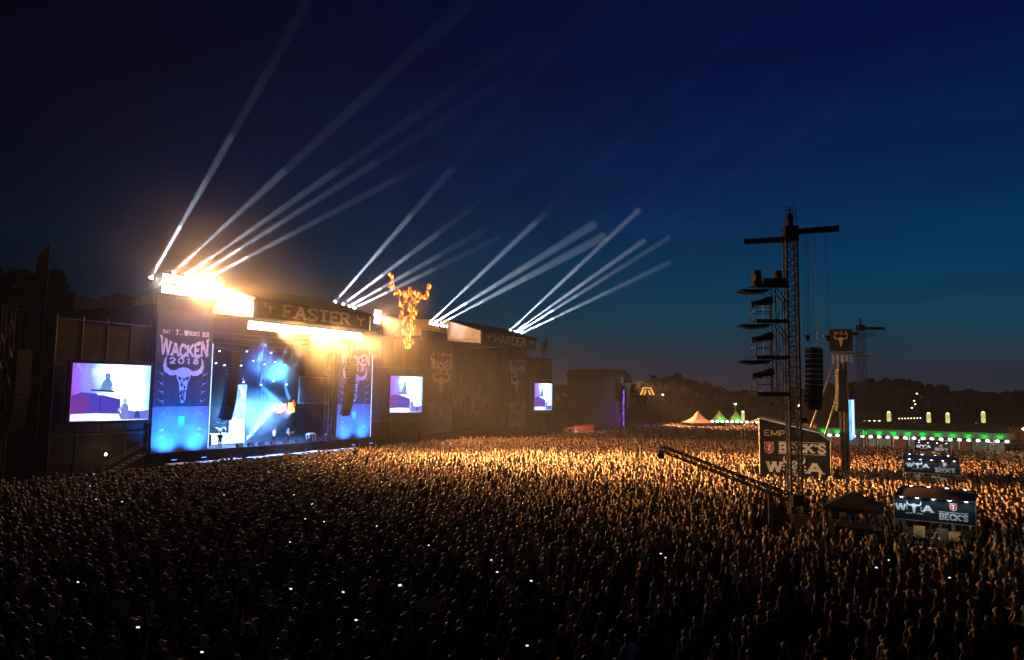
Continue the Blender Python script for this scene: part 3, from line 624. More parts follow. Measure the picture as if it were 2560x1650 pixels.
    def cap(rx, ry, rz, cz, zmin, cy=-.012, n=10, m=6):
        vs = []; base = len(hb.v)
        for i in range(m + 1):
            ph = math.pi / 2 * (1 - i / m * zmin)
            for k in range(n):
                a = 2 * math.pi * k / n; wob = 1 + .05 * math.sin(3 * a + i * 1.7)
                front = max(0, math.sin(a)); z = cz + rz * math.sin(ph)
                if front > .3 and z < 1.68: z = 1.68 + (z - 1.68) * .1
                vs.append(V((rx * math.cos(ph) * math.cos(a) * wob, cy + ry * math.cos(ph) * math.sin(a) * wob, z)))
        hb.add(vs, [(i * n + k, i * n + (k + 1) % n, (i + 1) * n + (k + 1) % n, (i + 1) * n + k) for i in range(m) for k in range(n)][::1] + [tuple(range(n))], 3)
    if hair == 'short': cap(.112, .130, .128, 1.655, 1.25)
    elif hair == 'cap':
        cap(.112, .132, .125, 1.66, 1.0); hb.box((-.075, .08, 1.675), (.075, .20, 1.69), 3)
    else:
        cap(.118, .136, .132, 1.652, 1.2)
        vs = []; n = 9; L = 7
        for i in range(L):
            z = 1.66 - i * .062; wd = .115 + .03 * math.sin(i * .7); dp = .06 + .008 * i
            for k in range(n):
                a = math.pi * (1 + k / (n - 1)); vs.append(V((wd * math.cos(a) * (1 + .05 * math.sin(5 * k + i)), -.03 + dp * 1.6 * math.sin(a), z)))
        hb.add(vs, [(i * n + k, i * n + k + 1, (i + 1) * n + k + 1, (i + 1) * n + k) for i in range(L - 1) for k in range(n - 1)], 3)
    return mb, hb
DOWN = ((.25, -.02, 1.16), (.27, .1, .95)); FOLD = ((.26, -.02, 1.17), (.06, .2, 1.15)); UP = ((.27, .08, 1.68), (.22, .14, 1.93)); UPW = ((.38, .05, 1.58), (.46, .1, 1.84))
HI = ((.2, .06, 1.72), (.12, .1, 1.98)); CLAP = ((.27, .12, 1.63), (.05, .16, 1.82)); PHONE = ((.22, .16, 1.38), (.1, .34, 1.62)); HIP = ((.34, -.06, 1.2), (.2, .06, 1.05))
POSES = [('arms down', (DOWN, DOWN), 'short'), ('arms down', (DOWN, DOWN), 'long'), ('arms folded', (FOLD, FOLD), 'short'), ('one arm raised', (DOWN, UP), 'short'), ('one arm raised', (HI, DOWN), 'long'),
         ('both arms raised', (UP, UPW), 'short'), ('both arms raised', (UPW, HI), 'long'), ('hands clapping overhead', (CLAP, CLAP), 'short'), ('a hand held up in front', (DOWN, PHONE), 'cap'), ('arms down', (DOWN, FOLD), 'cap'), ('hand on hip', (HIP, DOWN), 'long')]
PM = []; proto_col = bpy.data.collections.new('crowd_prototypes')
for k, (pn, ps, hr) in enumerate(POSES):
    body, hb = person_mesh('person%02d' % k, ps, hr)
    bme = body.mesh('person_body', PMATS, True); hme = hb.mesh('person_hair', PMATS, True)
    both = MB(); both.v = body.v + hb.v; both.f = body.f + [tuple(i + len(body.v) for i in f) for f in hb.f]; both.m = body.m + hb.m
    po = bpy.data.objects.new('crowd_person_%02d' % k, both.mesh('crowd_person', PMATS, True)); proto_col.objects.link(po)
    PM.append((pn, hr, bme, hme))
SHIRTS = [('black', (.012, .012, .013), 64), ('dark grey', (.05, .05, .052), 14), ('light grey', (.30, .30, .30), 8), ('white', (.62, .61, .58), 5), ('red', (.25, .02, .02), 4), ('olive', (.07, .07, .04), 5)]
HAIRS = [('dark', (.012, .009, .007), 44), ('brown', (.05, .028, .014), 34), ('blond', (.36, .22, .10), 15), ('grey', (.25, .24, .23), 7)]
def pick(L, r):
    x = r.random() * sum(a[2] for a in L)
    for a in L:
        x -= a[2]
        if x <= 0: return a
    return L[0]
def skin(r): k = r.uniform(.75, 1.15); return (.50 * k, .30 * k, .20 * k)
def person(k, loc, rz, shirt, hairc, sk_, label, scale=1., group=None):
    pn, hr, bme, hme = PM[k]; o = put('person', bme, None, loc, (0, 0, rz), (scale,) * 3); tag(o, label, 'person', group)
    h = put('hair' if hr != 'cap' else 'cap', hme, o)
    for x in (o, h): x['shirt_tone'] = shirt; x['hair_tone'] = hairc; x['skin_tone'] = sk_
    return o
def face(P, T): return math.atan2(T[1] - P[1], T[0] - P[0]) - math.pi / 2

# ------------------------------------------------------------------ things on the lit stage
ledw = thing('led_column', 'tall blue LED panel standing on the lit stage', 'screen', W(13.4, -5, 1.92), STAGE_RZ)
MB().box((-.1, 0, 0), (2.5, .25, 7.4)).build('cabinet', BLACK, ledw)
q = emat('led_cloud', (.18, .38, 1.4), 2.2, True, .75, .55); pl_ = MB().box((0, -.03, .6), (2.4, -.005, 7.3)).build('led_panel', q, ledw)
for k, pts in enumerate(([(.9, 7.2), (1.6, 7.2), (2.3, 6.0), (2.25, 5.4), (1.7, 5.6), (1.5, 6.4)], [(.05, 7.25), (.6, 7.25), (.3, 6.6), (.05, 6.7)], [(.05, .7), (.05, 2.8), (.7, 3.3), (1.4, 2.9), (2.3, 3.2), (2.3, .7)])):
    MB().prism([(x, -.034 - .004 * k, z) for x, z in pts], (0, -.003, 0)).build('picture_patch', E_('ledwhite', (.85, 1, 1.4), 1.3), pl_)
rz_ = thing('drum_riser', 'pale lit drum riser on the left of the stage', 'riser', W(10.4, -4.2, 1.92), STAGE_RZ)
MB().box((0, 0, 0), (4.8, 3, 1.3)).build('platform', mat('riser_white', (.7, .72, .75), .5, 0, .15, 2), rz_)
for k in range(4): MB().box((.15 + k * 1.17, -.03, .1), (1.2 + k * 1.17, -.005, 1.2)).build('front_panel', emat('riser_light', (.55, .85, 1.4), 2.4, noise=.4, nscale=1.2), rz_)
dk = thing('drum_kit', 'drum kit on the pale riser', 'drum kit', W(12.4, -5.4, 3.24), STAGE_RZ)
for x, y, rr, h0, h1 in ((0, 0, .3, 0.02, .55), (.55, -.1, .2, .45, .7), (-.5, -.1, .2, .45, .7), (.9, .2, .24, .1, .55)): MB().lathe([(rr, h0), (rr, h1), (rr * .95, h1 + .01)], (x, y, 0), 14).build('drum', mat('drum_shell', (.3, .3, .35), .3), dk, True)
for x, y, h in ((-.8, 0, 1.1), (.8, .3, 1.2), (.2, .5, 1.3)):
    c_ = MB().lathe([(.26, h), (.05, h + .04)], (x, y, 0), 14).build('cymbal', mat('brass', (.6, .45, .15), .3, 1), dk); MB().bar((x, y, 0.02), (x, y, h), .015).build('cymbal_stand', STEEL, c_)
bsn = thing('hanging_screen', 'dark framed video screen hanging at the back right of the lit stage', 'screen', W(23.6, -4, 6.9), STAGE_RZ)
q = MB(); q.box((0, 0, 0), (5.4, .15, 3.4)); q.build('panel', mat('dark_glass', (.03, .03, .05), .25), bsn)
q = MB(); q.box((-.1, -.05, 3.4), (5.5, .1, 3.55)); q.box((-.1, -.05, -.15), (5.5, .1, 0)); q.box((-.1, -.05, 0), (0, .1, 3.4)); q.box((5.4, -.05, 0), (5.5, .1, 3.4)); q.build('frame', ALU, bsn)
for k in (1, 4.4): MB().bar((k, .05, 3.5), (k, .05, 8.2), .02).build('hanging_wire', STEEL, bsn)
# pyrotechnic fireballs
for k, (t_, z_) in enumerate(((20.3, 6.25), (22.3, 6.25))):
    q = thing('fireball', 'orange fireball over the stage, %s of two' % ('left', 'right')[k], 'flame', W(t_, -4, z_), STAGE_RZ, 'stage fireballs')
    for i in range(9):
        a = rnd.uniform(0, 6.28); rr = rnd.uniform(0, .65); o = put('flame', fm, q, (rr * math.cos(a) * 1.2, 0.3 * math.sin(i), rr * math.sin(a) * .7 - .1), (0, rnd.uniform(-1.2, 1.2), rnd.uniform(0, 6)), (1.8, 1.2, 1.1))
    for i in range(4): put('flame_core', fc, q, (rnd.uniform(-.5, .5), -.25, rnd.uniform(-.35, .2)), (0, rnd.uniform(-1, 1), 0), (2.2, 1, 1.4))
point(W(21.3, -3.0, 6.3), 500, (1, .42, .1), .6, 'fireball_light')
# performers
def perf(k, t, d, label, shirt, turn=0.): return person(k, W(t, d, 1.9), face(W(t, d, 0), W(t + 3, 30, 0)) + turn, shirt, (.02, .015, .01), (.5, .3, .2), label, 1.04)
perf(5, 17.3, -1.4, 'singer in pale clothes with both arms raised at the stage front', (.75, .75, .78))
perf(2, 19.8, -1.6, 'guitarist in dark clothes at the stage front right of the singer', (.05, .12, .2))
perf(0, 9.0, -.7, 'camera operator in black standing at the left lip of the stage', (.01, .01, .01), 2.2)
gt = thing('guitar', 'electric guitar held by the guitarist on stage', 'guitar', W(19.8, -1.28, 2.98), STAGE_RZ)
MB().lathe([(.05, -.035), (.19, -.035), (.2, .0), (.19, .035), (.05, .035)], (-.12, 0, 0), 12, quat=V((0, -1, 0)).to_track_quat('Z', 'Y')).build('guitar_body', mat('guitar_red', (.3, .05, .04), .3), gt)
MB().bar((0, 0, .05), (.72, -.02, .32), .03, .022).build('neck', WOOD, gt)
for t_, lb in ((18.2, 'microphone stand in front of the singer'), (16.0, 'microphone stand left of the singer')):
    q = thing('microphone_stand', lb, 'microphone stand', W(t_, -.5, 1.9), STAGE_RZ); MB().lathe([(.16, 0.01), (.15, .03), (.02, .05)], n=10).build('base', BLACK, q); MB().bar((0, 0, .04), (0, 0, 1.5), .014).build('pole', STEEL, q); MB().lathe([(.02, 0), (.035, .06), (.03, .1)], (0, 0, 1.5), 8).build('microphone', BLACK, q)
ck = thing('camera_tripod', 'video camera on a tripod at the left edge of the stage', 'camera', W(8.6, -.3, 1.9), STAGE_RZ)
for a in (0, 2.1, 4.2): MB().bar((.35 * math.cos(a), .35 * math.sin(a), 0.01), (0, 0, 1.25), .025).build('leg', BLACK, ck)
q = MB().box((-.12, -.3, 1.25), (.12, .25, 1.55)).build('camera_body', BLACK, ck); MB().lathe([(.07, 0), (.09, .2)], (0, -.3, 1.4), 10, quat=V((0, -1, 0)).to_track_quat('Z', 'Y')).build('camera_lens', BLACK, q)
tb = thing('keyboard_table', 'white lit table with equipment on the right of the stage', 'table', W(23.7, -1.6, 1.9), STAGE_RZ)
MB().box((-.6, -.3, .85), (.6, .3, .95)).build('top', mat('table_white', (.8, .8, .82), .5), tb)
for x in (-.55, .55):
    for y in (-.25, .25): MB().box((x - .03, y - .03, 0), (x + .03, y + .03, .85)).build('leg', mat('table_white', (.8, .8, .82)), tb)
MB().box((-.45, -.12, .955), (.45, .2, 1.05)).build('keyboard', emat('keyboard_light', (.5, .7, 1.2), .9), tb)
for k, t_ in enumerate((11.6, 13.2, 14.8, 16.6, 18.6, 20.6, 22.4, 24.6)):
    q = thing('floor_monitor', 'black wedge monitor on the stage lip, ' + ORD[k], 'loudspeaker', W(t_, -.55, 1.9), STAGE_RZ, 'wedge monitors along the stage lip')
    MB().prism([(-.35, -.25, 0), (-.35, .3, 0), (-.35, .3, .2), (-.35, -.05, .42)], (.7, 0, 0)).build('cabinet', BLACK, q); MB().box((-.3, .305, .02), (.3, .315, .19)).build('connector_plate', STEEL, q)
# hanging truss lamps inside, with thin smoky beams
ins = thing('profile_lamp', 'x', 'stage lamp', (0, 0, 0), STAGE_RZ, 'lamps hanging inside the lit stage')
MB().lathe([(.1, -.25), (.14, -.1), (.16, .2)], n=10, quat=V((0, -.5, -1)).to_track_quat('Z', 'Y')).build('housing', BLACK, ins, True)
MB().lathe([(.14, .205), (.1, .23)], n=10, quat=V((0, -.5, -1)).to_track_quat('Z', 'Y')).build('lens', emat('lens_small', (.8, .88, 1), 7), ins)
MB().bar((0, 0, .1), (0, 0, .6), .03).build('hook_clamp', STEEL, ins)
spots_in = [(9.6, 4.6, 11.6), (10.8, 4.6, 11.9), (12.0, 4.6, 11.7), (13.4, 4.6, 11.9), (16.2, 8.6, 12.4), (17.6, 8.6, 11.9), (19.5, 8.6, 12.6), (21.4, 8.6, 12.2), (23.2, 8.6, 12.6), (25, 8.6, 12.2), (12.6, 4.6, 9.6), (14.9, 4.6, 9.7), (17.6, 4.6, 9.4), (19.6, 4.6, 9.9), (21.8, 4.6, 9.5), (14.2, 8.6, 13.6), (18.4, 8.6, 13.8), (22.4, 8.6, 13.8)]
for k, (t_, y_, z_) in enumerate(spots_in):
    o = ins if k == 0 else dup(ins, (0, 0, 0)); o.location = W(t_, -y_, z_); o['label'] = 'small white lamp hanging inside the lit stage, ' + ORD[k]
SM_I = volmat('stage_beam_smoke', .16, (.8, .9, 1), .1)
def thinbeam(a, b, en, half, col, lab):
    P, E2 = W(a[0], -a[1], a[2]), W(b[0], -b[1], b[2]); D = (E2 - P).normalized()
    spot(P, E2, en, 2 * half * 1.4, col, .4, .05, 'stage_beam_light'); cone(P, D, .1, (E2 - P).length, half, SM_I, 'beam_shaped_smoke', lab)
BL = (.35, .55, 1)
for k, (a, b, en, ha) in enumerate([((18.5, 5, 14.6), (16.6, 4, 12.2), 9e3, 2.2), ((20, 5, 14.6), (18.2, 4, 12.0), 9e3, 2.2), ((22.2, 5, 14.8), (20.2, 4, 12.2), 1.2e4, 2.0), ((23.6, 5, 14.8), (21.8, 4, 12.4), 9e3, 2.), ((24.6, 5, 14.6), (22.9, 4, 11.8), 9e3, 2.), ((19.8, 4.6, 11.6), (20.8, 4, 10.2), 9e3, 2.)]):
    thinbeam(a, b, en, ha, BL, 'thin blue beam under the stage roof, ' + ORD[k])
thinbeam((17.4, 4.6, 9.4), (21.5, 3.5, 5.2), 3.0e4, 5.0, (.65, .8, 1), 'pale smoky beam slanting down to the fireballs'); thinbeam((13.6, 2.2, 2.2), (18.2, 3.0, 6.6), 2.6e4, 6, (.55, .8, .95), 'pale smoky beam rising from the drum riser')
thinbeam((21.2, 4.6, 9.8), (21.8, 3.8, 7.3), 9e3, 2.0, (.25, .5, 1), 'short blue beam above the right fireball')
spot(W(16, -3, 15), W(16, -4, 1.9), 200000, 110, (.05, .22, 1), .9, .5, 'stage_wash'); spot(W(12, -2.4, 12), W(12.5, -4, 2), 60000, 70, (.30, .60, 1), .8, .4, 'stage_wash'); spot(W(18, 1.2, 13), W(18.5, -1.5, 2.5), 34000, 44, (.70, .84, 1), .8, .3, 'stage_wash')
spot(W(20, -2, 13), W(21, -9, 4), 110000, 80, (.05, .45, .85), .9, .5, 'stage_wash')
# ------------------------------------------------------------------ hanging line arrays
cabm = MB(); cabm.prism([(-.62, -.36, -.2), (-.62, .36, -.16), (-.62, .36, .16), (-.62, -.36, .2)], (1.24, 0, 0)); cab_me = cabm.mesh('speaker_cabinet', BLACK)
gr_me = MB().box((-.58, -.375, -.17), (.58, -.362, .17)).mesh('grille', mat('speaker_grille', (.03, .03, .032), .6, .3, .4, 60))
def line_array(loc, rz, n, label, pitch0=0., dp=1.2, mats=None, scale=1., top=6.):
    s = thing('line_array', label, 'loudspeaker', loc, rz, 'hanging line arrays'); y, z, a = 0., 0., pitch0
    q = MB(); q.box((-.6, -.3, .25), (.6, .3, .33)); q.build('rigging_frame', STEEL, s)
    for x in (-.4, .4): MB().bar((x, 0, .33), (x, 0, top), .025, n=5).build('hanging_chain', STEEL, s)
    for k in range(n):
        c_ = put('speaker_cabinet', cab_me, s, (0, y, z), (R(a), 0, 0)); put('grille', gr_me, c_)
        y += math.sin(R(a)) * .42 * 1.0; z -= math.cos(R(a)) * .42; a += dp * (k / n) * 2.6
    s.scale = (scale,) * 3; return s
line_array(W(7.2, 3.2, 12.6), STAGE_RZ, 18, 'black line array hanging left of the lit stage opening', top=4.6)
line_array(W(25.8, 3.2, 12.6), STAGE_RZ, 18, 'black line array hanging in front of the far banner', top=4.6)
line_array(W(PERIOD + 26, 3.2, 12.2), STAGE_RZ, 17, 'black line array hanging at the dark stage right side', top=4.8)
line_array(W(-12.6, .4, 11.6), STAGE_RZ, 17, 'dim line array hanging left of the big left screen', top=4.0)
sup = thing('speaker_tower', 'dark truss tower carrying the far left line array', 'tower', W(-12.6, -.6, 0), STAGE_RZ)
truss(MB(), (-.9, 0, 0), (-.9, 0, 16), .7, 1.2, .045, V((1, 0, 0))).build('mast', STEEL, sup); truss(MB(), (-1.2, 0, 15.8), (1.4, -.8, 15.8), .5, .8, .035).build('arm', STEEL, sup)

# low flats and barrier in front of the stage
for k in range(9):
    t_ = .2 + k * 3.1; q = thing('stage_flat', 'pale low platform in the pit before the stage, ' + ORD[k], 'platform', W(t_, 3.2 + .5 * (k % 2), 0), STAGE_RZ + rnd.uniform(-.06, .06), 'low platforms in the pit')
    MB().box((0, -.75, .95), (2.3, .75, 1.03)).build('top', mat('pale_ply', (.5, .47, .45), .6, 0, .25, 2), q)
    for x in (.1, 2.2):
        for y in (-.65, .65): MB().bar((x, y, 0), (x, y, .95), .04).build('leg', STEEL, q)
bar_me = MB(); bar_me.box((0, -.02, .12), (1.0, .02, 1.15)); bar_me.bar((0, 0, 1.17), (1.0, 0, 1.17), .03, n=6); bar_me.prism([(.02, 0, .02), (.02, 1.0, .02), (.02, 1.0, .06), (.02, 0, .12)], (.96, 0, 0)); bar_me = bar_me.mesh('barrier_panel', ALU)
bt = thing('crowd_barrier', 'long aluminium crowd barrier between pit and audience', 'barrier', W(-14, 9.0, 0), STAGE_RZ)
for k in range(62): put('barrier_panel', bar_me, bt, (k * 1.02, 0, 0))
bt2 = thing('crowd_barrier', 'long dark crowd barrier before the unlit stage', 'barrier', W(50, 13.0, 0), STAGE_RZ)
for k in range(52): put('barrier_panel', bar_me, bt2, (k * 1.02, 0, 0))

# ------------------------------------------------------------------ delay tower with follow-spot platforms
EXCL = []   # (x, y, half x, half y, rotation) kept clear of the crowd
TX, TY = 19.85, 50.
tw = thing('delay_tower', 'tall dark truss tower with follow-spot platforms rising from the crowd', 'tower', (TX, TY, 0), R(-4))
EXCL.append((TX - .9, TY, 2.0, 1.3, 0))
for sx in (-.37, .37):
    for sy in (-.37, .37): MB().bar((sx, sy, 0), (sx, sy, 20.9), .07, n=6).build('leg', STEEL, tw)
q = MB()
for (a, b) in (((-.37, -.37), (.37, -.37)), ((.37, -.37), (.37, .37)), ((.37, .37), (-.37, .37)), ((-.37, .37), (-.37, -.37))):
    q.bar((*a, 0), (*b, .72), .03, n=4); q.bar((*b, 0), (*a, .72), .03, n=4); q.bar((*a, .72), (*b, .72), .036, n=4)
bay = q.mesh('cross_brace', STEEL)
for k in range(28): put('cross_brace', bay, tw, (0, 0, .1 + k * .72))
hub = MB(); hub.box((-.46, -.46, 19.85), (.46, .46, 20.95)); hub.build('hub_block', BLACK, tw)
MB().prism([(.46, -.2, 20.4), (3.05, -1.0, 20.42), (3.05, -1.0, 20.82), (.46, -.2, 20.78)], (.06, .3, 0)).build('top_arm', BLACK, tw)
MB().prism([(-.46, .1, 19.88), (-3.05, .8, 19.88), (-3.05, .8, 20.24), (-.46, .1, 20.26)], (.06, .3, 0)).build('top_arm', BLACK, tw)
q = MB()
for sx in (-.32, .32):
    for sy in (-.32, .32): q.bar((sx, sy, 20.95), (sx, sy, 22.3), .03, n=4)
for z in (21.6, 22.3):
    for s_ in (-.32, .32): q.bar((-.32, s_, z), (.32, s_, z), .025); q.bar((s_, -.32, z), (s_, .32, z), .025)
q.build('top_cage', STEEL, tw)
MB().lathe([(.16, 20.96), (.2, 21.0), (.2, 21.85), (.08, 21.9), (.05, 22.25)], (0, -.02, 0), 12).build('chain_hoist', BLACK, tw, True)
for x, z1 in ((-2.8, 17.2), (.75, 13.0), (1.35, 13.1), (2.35, 13.1)): MB().bar((x, -.3 if x > 0 else .7, 20.4 if x > 0 else 19.9), (x, -.3 if x > 0 else .7, z1), .012, n=4).build('chain', STEEL, tw)
for s_ in (-1, 1):
    MB().bar((-1.25, .5 * s_, 9.0), (-1.25, .5 * s_, 16.6), .05, n=5).build('side_post', STEEL, tw); MB().bar((-.8, .5 * s_, 9.0), (-.8, .5 * s_, 16.6), .03, n=5).build('side_post', STEEL, tw)
    for k in range(6): z0 = 9.1 + k * 1.25; MB().bar((-1.25, .5 * s_, z0 + (k % 2) * 1.25), (-.4, .4 * s_, z0 + 1.25 - (k % 2) * 1.25), .032, n=4).build('side_brace', STEEL, tw)
for k in range(5): MB().bar((.42 + .03 * k, -.3 + .12 * k, .2), (.40 + .02 * k, -.25 + .1 * k, 19.8), .018, n=4).build('cable', BLACK, tw)
LEV = [16.7, 14.2, 11.65, 9.1]
for i, z in enumerate(LEV):
    p = MB().box((-2.75, -.75, z - .07), (-.42, .75, z)).build('platform', BLACK, tw)
    MB().box((-2.7, -.85, z - .28), (-.42, -.79, z - .07)).build('platform_beam', STEEL, p)
    for sy in (-.72, .72):
        MB().bar((-1.25, sy * .7, z - .1), (-.4, sy * .5, z - 1.25), .03, n=4).build('diagonal_brace', STEEL, p); MB().bar((-2.3, sy * .7, z - .1), (-1.25, sy * .7, z - 1.0), .03, n=4).build('diagonal_brace', STEEL, p)
    q = MB()
    for zz in (.55, 1.0):
        q.bar((-2.7, -.72, z + zz), (-1.6, -.72, z + zz), .034); q.bar((-2.7, .72, z + zz), (-1.2, .72, z + zz), .034); q.bar((-2.7, -.72, z + zz), (-2.7, .72, z + zz), .034)
    for (x, y) in ((-2.7, -.72), (-2.7, .72), (-1.6, -.72), (-1.2, .72)): q.bar((x, y, z), (x, y, z + 1.0), .034)
    if i: q.build('guard_rail', STEEL, p)
    if i < 3:   # shallow rain tray below the platform
        q = MB(); q.prism([(-3.75, -.5, z - .42), (-2.9, -.7, z - .62), (-1.9, -.7, z - .55), (-1.5, -.6, z - .3), (-3.6, -.5, z - .36)], (0, 1.3, 0)); q.build('rain_tray', DARKPVC, p)
        MB().bar((-3.7, 0, z - .4), (-2.5, 0, z - .02), .02).build('tray_stay', STEEL, p)
    if i:
        fs = thing('follow_spot', 'long follow spot lamp on the delay tower, %s platform' % ('top', 'second', 'third', 'lowest')[i], 'stage lamp', (TX - 2.05, TY, z), 0, 'follow spots on the tower')
        dr = V((1.0, .1, .25)).to_track_quat('Z', 'Y')
        MB().lathe([(.05, -.9), (.21, -.85), (.21, .1), (.27, .15), (.27, .68), (.12, .76)], (0, 0, 1.3), 12, quat=dr).build('lamp_tube', BLACK, fs, True)
        MB().bar((.05, 0, 0), (.05, 0, 1.2), .035, n=6).build('stand', ALU, fs)
        MB().box((-.25, -.25, 0.01), (.35, .25, .05)).build('stand_base', STEEL, fs)
        person(2, (TX - 1.45, TY + .1, z + .01), R(90), (.012, .012, .012), (.01, .01, .01), (.4, .25, .18), 'operator in black beside the follow spot on the %s tower platform' % ('top', 'second', 'third', 'lowest')[i], .82)
for x, nm in ((-2.45, 'left'), (-.95, 'right')):
    fs = thing('winch_motor', 'dark winch motor on the top tower platform, %s one' % nm, 'winch', (TX + x, TY, 16.7), 0, 'winches on the tower top platform')
    MB().lathe([(.05, -.3), (.34, -.26), (.36, .2), (.2, .26)], (0, 0, .55), 12, quat=V((1, .2, .1)).to_track_quat('Z', 'Y')).build('drum', BLACK, fs); MB().box((-.3, -.3, .01), (.3, .3, .25)).build('base', BLACK, fs); MB().box((-.2, -.2, .75), (.25, .2, 1.05)).build('gearbox', BLACK, fs)
MB().box((-2.0, -.5, 16.71), (-.5, .3, 17.15)).build('equipment_box', BLACK, tw)
line_array((TX + 1.3, TY - .5, 12.0), R(20), 12, 'dark line array hanging from the right arm of the delay tower', scale=.84, top=9.7)
for x, nm in ((.85, 'left'), (2.25, 'right')):
    fs = thing('hanging_lamp', 'small work lamp hung above the tower line array, %s one' % nm, 'lamp', (TX + x, TY - .6, 12.9), 0, 'work lamps above the tower line array')
    MB().lathe([(.08, -.2), (.14, .2)], n=10).build('housing', BLACK, fs); MB().box((-.3, -.06, .12), (-.08, .06, .22)).build('bracket', ALU, fs); MB().bar((0, 0, .2), (0, 0, 7.3), .012).build('cable', STEEL, fs)

# ------------------------------------------------------------------ sound desk house with printed front
fx, fy = 23.0, 66.0
fo = thing('mixing_house', 'black mixing house with beer, shop and bull emblem print and ribbed roof', 'booth', (fx, fy, 0), R(-21))
EXCL.append((fx + 4.1, fy + 2.2, 3.6, 4.3, R(-21)))
fp = MB().prism([(0, 0, .4), (5.95, 0, .4), (5.95, 0, 4.8), (5.05, 0, 5.5), (0, 0, 6.68)], (0, .08, 0)).build('front_panel', mat('foh_panel', (.012, .011, .010), .7, 0, .3, 1), fo)
q = MB(); text(q, 'EMP', (.45, -.01, 5.15), (1, 0, 0), (0, 0, 1), .5, width=1.75, th=.18, serif=False); q.build('shop_lettering', mat('tan_print', (.42, .36, .28), .7, 0, .2, 3), fp)
q = MB(); text(q, "BECK'S", (1.75, -.01, 3.72), (1, 0, 0), (0, 0, 1), .78, width=3.8, th=.28, gap=.2); q.box((1.6, -.02, 4.62), (5.6, -.005, 4.66)); q.box((1.6, -.02, 3.55), (5.6, -.005, 3.59)); q.build('beer_lettering', PRINT, fp)
q = MB(); shield(q, (.82, -.01, 4.08), (1, 0, 0), (0, 0, 1), .92, 0, 1); q.build('shield_emblem', [REDPRINT, PRINT], fp)
q = MB(); woa(q, (2.95, -.01, 2.35), (1, 0, 0), (0, 0, 1), .92, 0, None, False); q.build('bull_emblem', PRINT, fp)
for p, r_ in (((0, -.05), 6.75), ((5.98, -.05), 4.85)): MB().bar((p[0], p[1], 0), (p[0], p[1], r_), .06, n=6).build('corner_post', ALU, fo)
MB().bar((0, -.08, 6.74), (5.05, -.08, 5.56), .05, n=6).build('gable_rail', ALU, fo); MB().bar((5.05, -.08, 5.56), (6.0, -.08, 4.86), .05, n=6).build('gable_rail', ALU, fo)
for k in range(7):
    y0 = .12 + k * 1.05; MB().prism([(-.05, y0, 6.62), (5.1, y0, 5.46), (6.1, y0, 4.76), (6.1, y0, 4.7), (5.1, y0, 5.4), (-.05, y0, 6.56)], (0, 1.0, 0)).build('roof_bay', DARKPVC, fo)
    MB().prism([(-.05, y0 + .98, 6.72), (5.1, y0 + .98, 5.56), (6.12, y0 + .98, 4.86), (6.12, y0 + .98, 4.74), (5.1, y0 + .98, 5.44), (-.05, y0 + .98, 6.6)], (0, .08, 0)).build('roof_rib', STEEL, fo)
MB().prism([(-.1, .1, 6.6), (-1.65, .1, 5.85), (-1.65, .1, 5.8), (-.1, .1, 6.55)], (0, 7.2, 0)).build('side_flap', TARP, fo)
MB().box((5.92, .1, .1), (6.0, 7.4, 4.65)).build('side_wall', SCRIM, fo); MB().box((.0, .12, .1), (.08, 7.4, 6.4)).build('side_wall', SCRIM, fo)
for x, y in ((-1.6, .15), (-1.6, 7.2)): MB().bar((x, y, 0), (x, y, 5.85), .03, n=6).build('flap_post', BLACK, fo)

# second mast with emblem cloth, stays, line array; delay screens facing away from the stage
m2 = thing('stay_mast', 'dark mast with bull emblem cloth box on top and slanted stays', 'mast', (32.75, 70, 0), R(-23))
EXCL.append((32.7, 70, 1.2, 1.2, 0))
truss(MB(), (0, 0, 0), (0, 0, 13.3), .75, 1.0, .06, V((1, 0, 0))).build('mast_truss', STEEL, m2)
MB().box((-.3, -.3, .2), (.3, .3, 12.2)).build('mast_sleeve', SCRIM, m2)
bx = MB().box((-1.2, -.9, 13.35), (.9, .9, 15.4)).build('cloth_box', mat('emblem_cloth', (.018, .015, .014), .8, 0, .3, 2, .3, 4), m2)
q = MB(); text(q, 'W:O:A', (-.75, -.92, 14.85), (1, 0, 0), (0, 0, 1), .3, width=1.2, th=.22); skull(q, (-.15, -.92, 14.3), (1, 0, 0), (0, 0, 1), .6); q.build('box_emblem', mat('tan_print2', (.5, .40, .32), .7), bx)
q = MB(); q.box((-1.1, -.7, 13.0), (1.9, .7, 13.1)); truss(q, (1.0, -.3, 14.6), (3.0, 0, 15.0), .35, .6, .03); truss(q, (1.0, .2, 12.6), (2.6, .2, 12.6), .4, .6, .03); q.build('head_platform', STEEL, m2)
for p, e_ in (((-.6, -.2, 12.4), (-5.2, -2.2, 0)), ((-.5, .2, 9.2), (-3.2, 1.8, 0))): MB().bar(p, e_, .095, n=8).build('slanted_stay', mat('grey_tube', (.24, .24, .25), .4, .7), m2, True)
q = MB()
for k in range(5): q.box((-1.0 + k * .4, -.75, 12.1 + .12 * (k % 2)), (-.75 + k * .4, -.5, 12.9))
q.build('lamp_cluster', ALU, m2)
PAG = line_array((32.15, 69.2, 11.2), R(10), 13, 'pale dotted line array hanging on the stayed mast', scale=.72, top=2.4)
grl = mat('pale_grille', (.10, .095, .09), .5, .4, .5, 40)
for c_ in PAG.children:
    for g_ in c_.children: g_.data = g_.data.copy(); g_.data.materials[0] = grl
